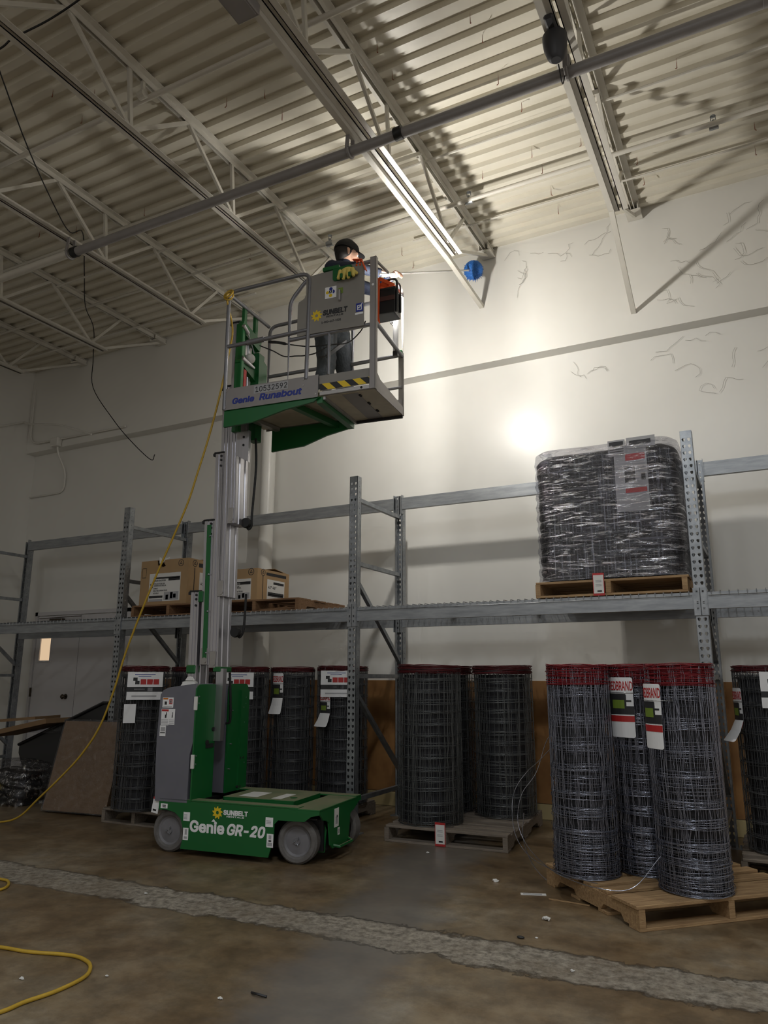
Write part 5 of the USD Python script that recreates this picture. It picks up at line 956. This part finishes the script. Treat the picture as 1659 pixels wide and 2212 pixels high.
for c, r in (((-0.03, 0.0, 0.24), 0.058), ((0.04, 0.0, 0.235), 0.055), ((0.0, -0.02, 0.275), 0.045)):
    m = trimesh.creation.icosphere(3, r); m.vertices *= [1.2, 1.0, 0.85]; m.vertices += 0.025 * (np.stack([meshkit.noise(m.vertices * 26 + 5 * q, 4) for q in range(3)], 1) - 0.5); m.vertices += c; g.add(m)
obj('orange_vest', g, 'orange', t, smooth=True)
g = G(); m = trimesh.creation.icosphere(3, 0.055); m.vertices *= [1.1, 0.8, 1.0]; m.vertices += 0.03 * (np.stack([meshkit.noise(m.vertices * 24 + 7 * q, 9) for q in range(3)], 1) - 0.5); m.vertices += (-0.06, 0.01, 0.315); g.add(m); obj('blue_rag', g, 'blue_cloth', t, smooth=True)
t = on_lift('orange_strap', 'orange ratchet strap knotted round the top rail in front of the worker', 'strap', 0.90, VE, 4.505)
obj('strap_wrap', G().tube([(-0.03, 0.03 * math.cos(a), 0.028 * math.sin(a)) for a in np.arange(12) * PI / 6], 0.010, 5, closed=True).tube([(0.0, 0.031 * math.cos(a), 0.03 * math.sin(a)) for a in np.arange(12) * PI / 6], 0.010, 5, closed=True).bar((0.02, -0.03, 0.01), (0.055, -0.035, -0.085), 0.03, 0.006).bar((0.02, -0.03, 0.02), (-0.06, -0.03, 0.035), 0.026, 0.008), 'orange', t)
# work lamp
t = on_lift('work_lamp', 'blazing white upright work lamp hung inside the rear corner of the platform', 'work lamp', 1.0, VB - 0.115, 3.97)
g = G(); g.box(-0.022, 0.022, -0.022, 0.022, -0.06, -0.01, 0.006); g.box(-0.006, 0.006, -0.006, 0.006, 0.44, 0.49); g.box(-0.040, -0.034, -0.036, 0.036, 0.24, 0.445, 0.002); g.box(-0.036, -0.02, -0.01, 0.01, 0.255, 0.28); obj('housing', g, 'plastic_black', t)
obj('light_tube', G().box(-0.030, 0.030, -0.030, 0.030, 0.29, 0.44, 0.02), 'lamp_glow', t)
obj('white_grip', G().tube([(0, 0, -0.01), (0, 0, 0.29)], 0.024, 14), 'white', t, smooth=40)
obj('hook', G().tube(curve([(0.0, 0.0, 0.48), (0.0, 0.01, 0.56), (0.01, 0.03, 0.62), (0.015, 0.06, 0.60)]), 0.005, 6), 'galvanized', t)
# cobweb duster: pole and round blue head
ph, p1 = LW(0.970, 0.345, 4.755), np.array([-2.395, 6.56, 5.40]); d = (p1 - ph) / np.linalg.norm(p1 - ph); p0 = ph - d * 0.28
t = thing('cobweb_duster', 'long-handled cobweb duster with a round blue bristle head near the wall', 'duster', p0)
obj('pole', G().tube([(0, 0, 0), p1 - p0], 0.009, 10), 'paper', t, smooth=40)
g = G(); c = p1 - p0 + d * 0.07; r = np.random.default_rng(5)
for k in range(520):
    q = r.normal(size=3); q /= np.linalg.norm(q); 
    if q @ d < -0.6: continue
    s = c + d * r.uniform(-0.03, 0.03); L = 0.104 * r.uniform(0.9, 1.03); sid = q * L + np.array([0, 0, -0.012]) + r.normal(0, 0.006, 3); g.tube([s, s + sid * 0.55 + q * 0.005, s + sid], [0.0028, 0.0026, 0.0018], 3, cap=False)
core = trimesh.creation.icosphere(4, 0.098); core.vertices *= 1 + 0.09 * (meshkit.noise(core.vertices * 90, 3)[:, None] - 0.5); core.vertices += c; g.add(core)
obj('bristle_head', g, 'duster_blue', t, kind='stuff'); obj('ferrule', G().tube([p1 - p0 - d * 0.05, p1 - p0 + d * 0.02], 0.016, 10), 'blue_cloth', t, smooth=40)
# cords on the platform
t = on_lift('control_wire', 'thin black control wire slung along the platform rails', 'wire', 0.0, VF + 0.03, 3.98)
obj('lower_loop', G().tube(curve([(-0.02, 0.0, -0.02), (0.10, 0.02, -0.08), (0.20, 0.03, -0.14), (0.32, 0.02, -0.16), (0.42, 0.0, -0.18), (0.52, 0.0, -0.17), (0.62, 0.05, -0.10), (0.74, 0.1, -0.08), (0.86, 0.08, -0.01), (0.92, 0.04, 0.05)], 6), 0.005, 6), 'black', t)
obj('upper_loop', G().tube(curve([(0.06, 0.0, 0.0), (0.14, 0.02, -0.01), (0.24, 0.03, -0.04), (0.36, 0.03, -0.075), (0.46, 0.02, -0.10), (0.60, 0.06, -0.09)], 6), [0.006] + [0.012] * 10 + [0.005] * 20, 6), 'black', t)
t = on_lift('black_lanyard', 'thick black lanyard strap hanging from the worker to the mid rail post', 'lanyard', 0.575, 0.0, 3.86)
obj('strap', G().bar((-0.05, -0.12, -0.02), (0.05, 0.05, 0.17), 0.030, 0.010, (1, 0, 0)).tube(curve([(-0.05, -0.12, -0.02), (-0.07, -0.14, -0.035), (-0.10, -0.15, -0.03), (-0.06, -0.13, -0.02)]), 0.006, 6), 'black', t)
# yellow cord tied to the platform corner and dropping to the floor
c0 = LW(-0.32, VF - 0.03, 4.45)
pts = [c0 + (0.02, 0.01, 0.01), c0 + (0.0, -0.01, -0.03), (-3.862, 4.60, 4.20), (-3.886, 4.60, 3.99), (-3.96, 4.60, 3.62), (-4.054, 4.60, 3.26), (-4.16, 4.60, 2.94), (-4.27, 4.60, 2.64), (-4.577, 4.60, 2.03), (-4.813, 4.60, 1.50), (-4.93, 4.60, 1.15), (-5.061, 4.60, 0.854), (-5.25, 4.60, 0.62), (-5.477, 4.60, 0.425), (-5.72, 4.60, 0.24), (-5.951, 4.60, 0.072), (-6.2, 4.58, 0.012), (-6.6, 4.5, 0.009)]
g = G().tube(curve(pts, 8), 0.0085, 8)
for k in range(2): g.tube([c0 + np.array([(0.040 - 0.006 * k) * math.cos(a) + 0.012, 0.02 * math.sin(a + k) + 0.0, 0.042 * math.sin(a) + 0.01 - 0.02 * k]) for a in np.arange(16) * PI / 8], 0.0075, 6, closed=True)
single('extension_cord', g, 'yellow_cord', 'yellow extension cord tied to the platform corner and sweeping down to the floor', 'extension cord', smooth=True)

# ------------------------------------------------------------------ the worker
who = on_lift('person', 'person in black cap and grey jeans on the raised platform, reaching out with a pole', 'person', 0.365, 0.16, ZF); UsdGeom.Xformable(who).AddScaleOp().Set(Gf.Vec3f(0.978))
def chain(joints, n=22):
    S = [m3.Manifold.sphere(r, n).translate(tuple(map(float, p))) for p, r in joints]
    return [m3.Manifold.batch_hull([a, b]) for a, b in zip(S, S[1:])]
def body(parts, L=0.02, it=8, lam=0.5):
    m = m3.Manifold.batch_boolean(parts, m3.OpType.Add).refine_to_length(L).to_mesh()
    tm = trimesh.Trimesh(np.asarray(m.vert_properties)[:, :3], np.asarray(m.tri_verts), process=True)
    trimesh.smoothing.filter_taubin(tm, lamb=lam, nu=lam + 0.03, iterations=it); return tm
def wrinkle(tm, amp, sc, seed, stretch=(1, 1, 1)):
    nz = meshkit.fbm(tm.vertices * np.array(stretch) * sc, 3, seed) - 0.5; tm.vertices += tm.vertex_normals * (nz * 2 * amp)[:, None]; return tm
# local frame: x along the platform (the way the worker faces), y towards the wall, z up from the platform floor
hipR, hipL = (0.0, 0.02, 0.80), (0.04, 0.20, 0.80)
kneeR, kneeL = (0.03, -0.01, 0.43), (0.11, 0.22, 0.44)
ankR, ankL = (-0.02, -0.01, 0.09), (0.09, 0.23, 0.09)
legs = chain([(hipR, 0.108), (kneeR, 0.083), (ankR, 0.072)]) + chain([(hipL, 0.108), (kneeL, 0.083), (ankL, 0.072)]) + chain([(hipR, 0.112), (hipL, 0.112)]) + chain([((0.015, 0.06, 0.90), 0.105), ((0.035, 0.16, 0.90), 0.105)]) + chain([((0.01, 0.05, 0.80), 0.12), ((0.02, 0.06, 0.90), 0.105)])
jeans = wrinkle(body(legs), 0.010, 11, 4, (1, 1, 2.2)); 
shoulders = [(0.09, -0.055, 1.335), (0.16, 0.27, 1.335)]
torso = chain([((0.02, 0.07, 0.88), 0.108), ((0.045, 0.085, 1.06), 0.118), ((0.085, 0.10, 1.24), 0.125)]) + chain([((0.035, 0.14, 0.88), 0.108), ((0.07, 0.15, 1.06), 0.118), ((0.11, 0.14, 1.24), 0.125)]) + chain([(shoulders[0], 0.072), ((0.115, 0.11, 1.36), 0.080), (shoulders[1], 0.072)]) + chain([((0.085, 0.10, 1.24), 0.125), ((0.115, 0.11, 1.36), 0.085), ((0.130, 0.112, 1.455), 0.068)])
torso += [m3.Manifold.batch_hull([m3.Manifold.sphere(0.07, 20).translate(p) for p in (shoulders[0], shoulders[1])] + [m3.Manifold.sphere(0.11, 20).translate((0.09, 0.11, 1.22))])]
elbR, elbL = (0.345, -0.06, 1.28), (0.39, 0.31, 1.23)
wrR, wrL = (0.475, 0.115, 1.30), (0.548, 0.215, 1.295)
arms = chain([(shoulders[0], 0.068), (elbR, 0.052), (wrR, 0.040)]) + chain([(shoulders[1], 0.068), (elbL, 0.052), (wrL, 0.040)])
shirt = wrinkle(body(torso + arms), 0.006, 14, 6)
# head, neck, arms and hands make the one skin body, reaching up into the sleeves
hc = np.array([0.155, 0.115, 1.545]); ang = math.radians(40); F = np.array([math.cos(ang), math.sin(ang), -0.06]); F /= np.linalg.norm(F); S_ = np.cross((0, 0, 1), F); S_ /= np.linalg.norm(S_); U_ = np.cross(F, S_)
hp = lambda f, s, u: tuple(hc + F * f + S_ * s + U_ * u)
sph = lambda p, r, n=20: m3.Manifold.sphere(r, n).translate(tuple(map(float, p)))
head = [m3.Manifold.batch_hull([sph(hp(-0.02, 0, 0.03), 0.088), sph(hp(0.03, 0, 0.04), 0.078)]), m3.Manifold.batch_hull([sph(hp(0.025, 0, 0.02), 0.070), sph(hp(0.055, 0.02, -0.03), 0.040), sph(hp(0.055, -0.02, -0.03), 0.040), sph(hp(0.060, 0, -0.080), 0.028)]), m3.Manifold.batch_hull([sph(hp(-0.01, 0, -0.03), 0.060), sph((0.125, 0.11, 1.40), 0.056)])]
head += [m3.Manifold.batch_hull([sph(hp(0.098, 0, 0.012), 0.008, 10), sph(hp(0.118, 0, -0.022), 0.011, 10), sph(hp(0.092, 0, -0.024), 0.016, 10)])]                 # nose
head += [m3.Manifold.batch_hull([sph(hp(0.088, 0.018, -0.050), 0.009, 8), sph(hp(0.088, -0.018, -0.050), 0.009, 8), sph(hp(0.094, 0, -0.052), 0.010, 8)])]           # lips
for s in (-1, 1): head += [m3.Manifold.batch_hull([sph(hp(-0.005, s * 0.080, 0.012), 0.012, 10), sph(hp(-0.016, s * 0.086, 0.018), 0.012, 10), sph(hp(-0.006, s * 0.078, -0.022), 0.009, 10)])]
def hand(w, palm_dir, curl, up):
    w = np.array(w, float); D = np.array(palm_dir, float); D /= np.linalg.norm(D); N = np.array(up, float); N -= D * (N @ D); N /= np.linalg.norm(N); T = np.cross(D, N); out = []
    pc = w + D * 0.055; out += [m3.Manifold.batch_hull([sph(w, 0.026, 12), sph(w + D * 0.08 + T * 0.030, 0.014, 10), sph(w + D * 0.08 - T * 0.030, 0.014, 10), sph(w + D * 0.03 + T * 0.022, 0.016, 10), sph(w + D * 0.03 - T * 0.026, 0.016, 10)])]
    for k, (o, L) in enumerate(((0.030, 0.068), (0.010, 0.078), (-0.011, 0.072), (-0.030, 0.056))):
        b = w + D * 0.082 + T * o; a1, a2, a3 = curl * 0.7, curl * 1.8, curl * 2.6; seg = []; p = b; seg.append((p, 0.0095))
        for a, q in ((a1, 0.45), (a2, 0.32), (a3, 0.23)): p = p + L * q * (D * math.cos(a) - N * math.sin(a)); seg.append((p, 0.0085))
        out += chain(seg, 10)
    b = w + D * 0.022 + T * 0.026; out += chain([(b, 0.014), (b + D * 0.035 + T * 0.020 - N * 0.012, 0.011), (b + D * 0.055 + T * 0.008 - N * 0.034, 0.009)], 10)
    return out
fore = chain([((np.array(elbR) + wrR) / 2, 0.030), (wrR, 0.026)]) + chain([((np.array(elbL) + wrL) / 2, 0.030), (wrL, 0.026)]) + chain([((np.array(elbR) + np.array(shoulders[0])) / 2, 0.034), ((np.array(elbR) + wrR) / 2, 0.034)]) + chain([(shoulders[0], 0.04), ((np.array(elbR) + np.array(shoulders[0])) / 2, 0.036)]) + chain([(shoulders[0], 0.04), ((0.12, 0.11, 1.38), 0.05)]) + chain([(shoulders[1], 0.04), ((0.12, 0.11, 1.38), 0.05)]) + chain([(shoulders[1], 0.04), (elbL, 0.036), ((np.array(elbL) + wrL) / 2, 0.034)])
skin = body(head + fore + hand(wrR, (0.55, 0.45, -0.02), 0.75, (0, 0, 1)) + hand(wrL, (0.75, -0.25, 0.1), 0.75, (0, 0, 1)), 0.010, 4, 0.4)
obj('body', G().add(skin), 'skin', who, smooth=True)
obj('jeans', G().add(jeans), 'jeans', who, smooth=True)
obj('jacket', G().add(shirt), 'navy_cloth', who, smooth=True, label='dark navy long-sleeved top')
for a in (ankR, ankL):
    m = body(chain([((a[0] - 0.03, a[1], 0.05), 0.048), ((a[0] + 0.05, a[1] + 0.005, 0.045), 0.044), ((a[0] + 0.14, a[1] + 0.02, 0.038), 0.037)]) + chain([((a[0] - 0.01, a[1], 0.05), 0.05), ((a[0] - 0.01, a[1], 0.12), 0.05)]), 0.02, 4); m.vertices[:, 2] = np.maximum(m.vertices[:, 2], 0.003); obj('shoe', G().add(m), 'rubber', who, smooth=True)
hairm = body([m3.Manifold.batch_hull([sph(hp(-0.030, 0, 0.025), 0.090), sph(hp(-0.010, 0, 0.045), 0.092)]), m3.Manifold.batch_hull([sph(hp(-0.045, 0.03, -0.01), 0.058), sph(hp(-0.045, -0.03, -0.01), 0.058), sph(hp(-0.050, 0, -0.055), 0.038)])], 0.02, 3); obj('hair', G().add(hairm), 'hair', who, smooth=True)
crown = m3.Manifold.batch_hull([sph(hp(-0.025, 0, 0.045), 0.101, 32), sph(hp(0.022, 0, 0.050), 0.090, 32), sph(hp(-0.005, 0, 0.075), 0.085, 32)])
crown = crown.trim_by_plane(tuple(U_ * 1.0 + F * 0.12), float(np.dot(U_ + F * 0.12, np.array(hp(0, 0, 0.022)))) / 1.0)
cp = obj('cap', G().add(crown), 'cap_cloth', who, smooth=50)
v, f = [], []
for i, a in enumerate(np.linspace(-1.15, 1.15, 15)):
    for q, dz in ((0.078, 0.0), (0.078 + 0.085 * math.cos(a) ** 0.8 * 0.9, -0.024)):
        v.append(hp(0.020 + q * math.cos(a) * 0.98, q * math.sin(a) * (1.0 if dz == 0 else 0.62), 0.045 + dz))
v = np.array(v); v2 = v - U_ * 0.004
for i in range(14):
    a, b, c, d_ = 2 * i, 2 * i + 1, 2 * i + 3, 2 * i + 2; f += [[a, b, c, d_], [a + 30, d_ + 30, c + 30, b + 30], [b, b + 30, c + 30, c]]
obj('brim', G().add(np.vstack([v, v2]), np.array(f)), 'cap_cloth', cp)
g = G()
for s in (-1, 1): g.add(trimesh.creation.icosphere(2, 0.010).apply_translation(hp(0.090, s * 0.030, 0.002)))
obj('eyes', g, 'white', who, smooth=True); g = G()
for s in (-1, 1): g.add(trimesh.creation.icosphere(1, 0.006).apply_translation(hp(0.0975, s * 0.030, 0.002)))
obj('pupils', g, 'ink', who, smooth=True)
g = G(); ring_ = [(0.032 + 0.122 * math.cos(a) * 0.95, 0.11 + 0.170 * math.sin(a), 0.885 + 0.004 * math.cos(2 * a)) for a in np.arange(28) * PI / 14]; g.tube(ring_, 0.014, 6, closed=True); obj('belt', g, 'black', who, smooth=True)
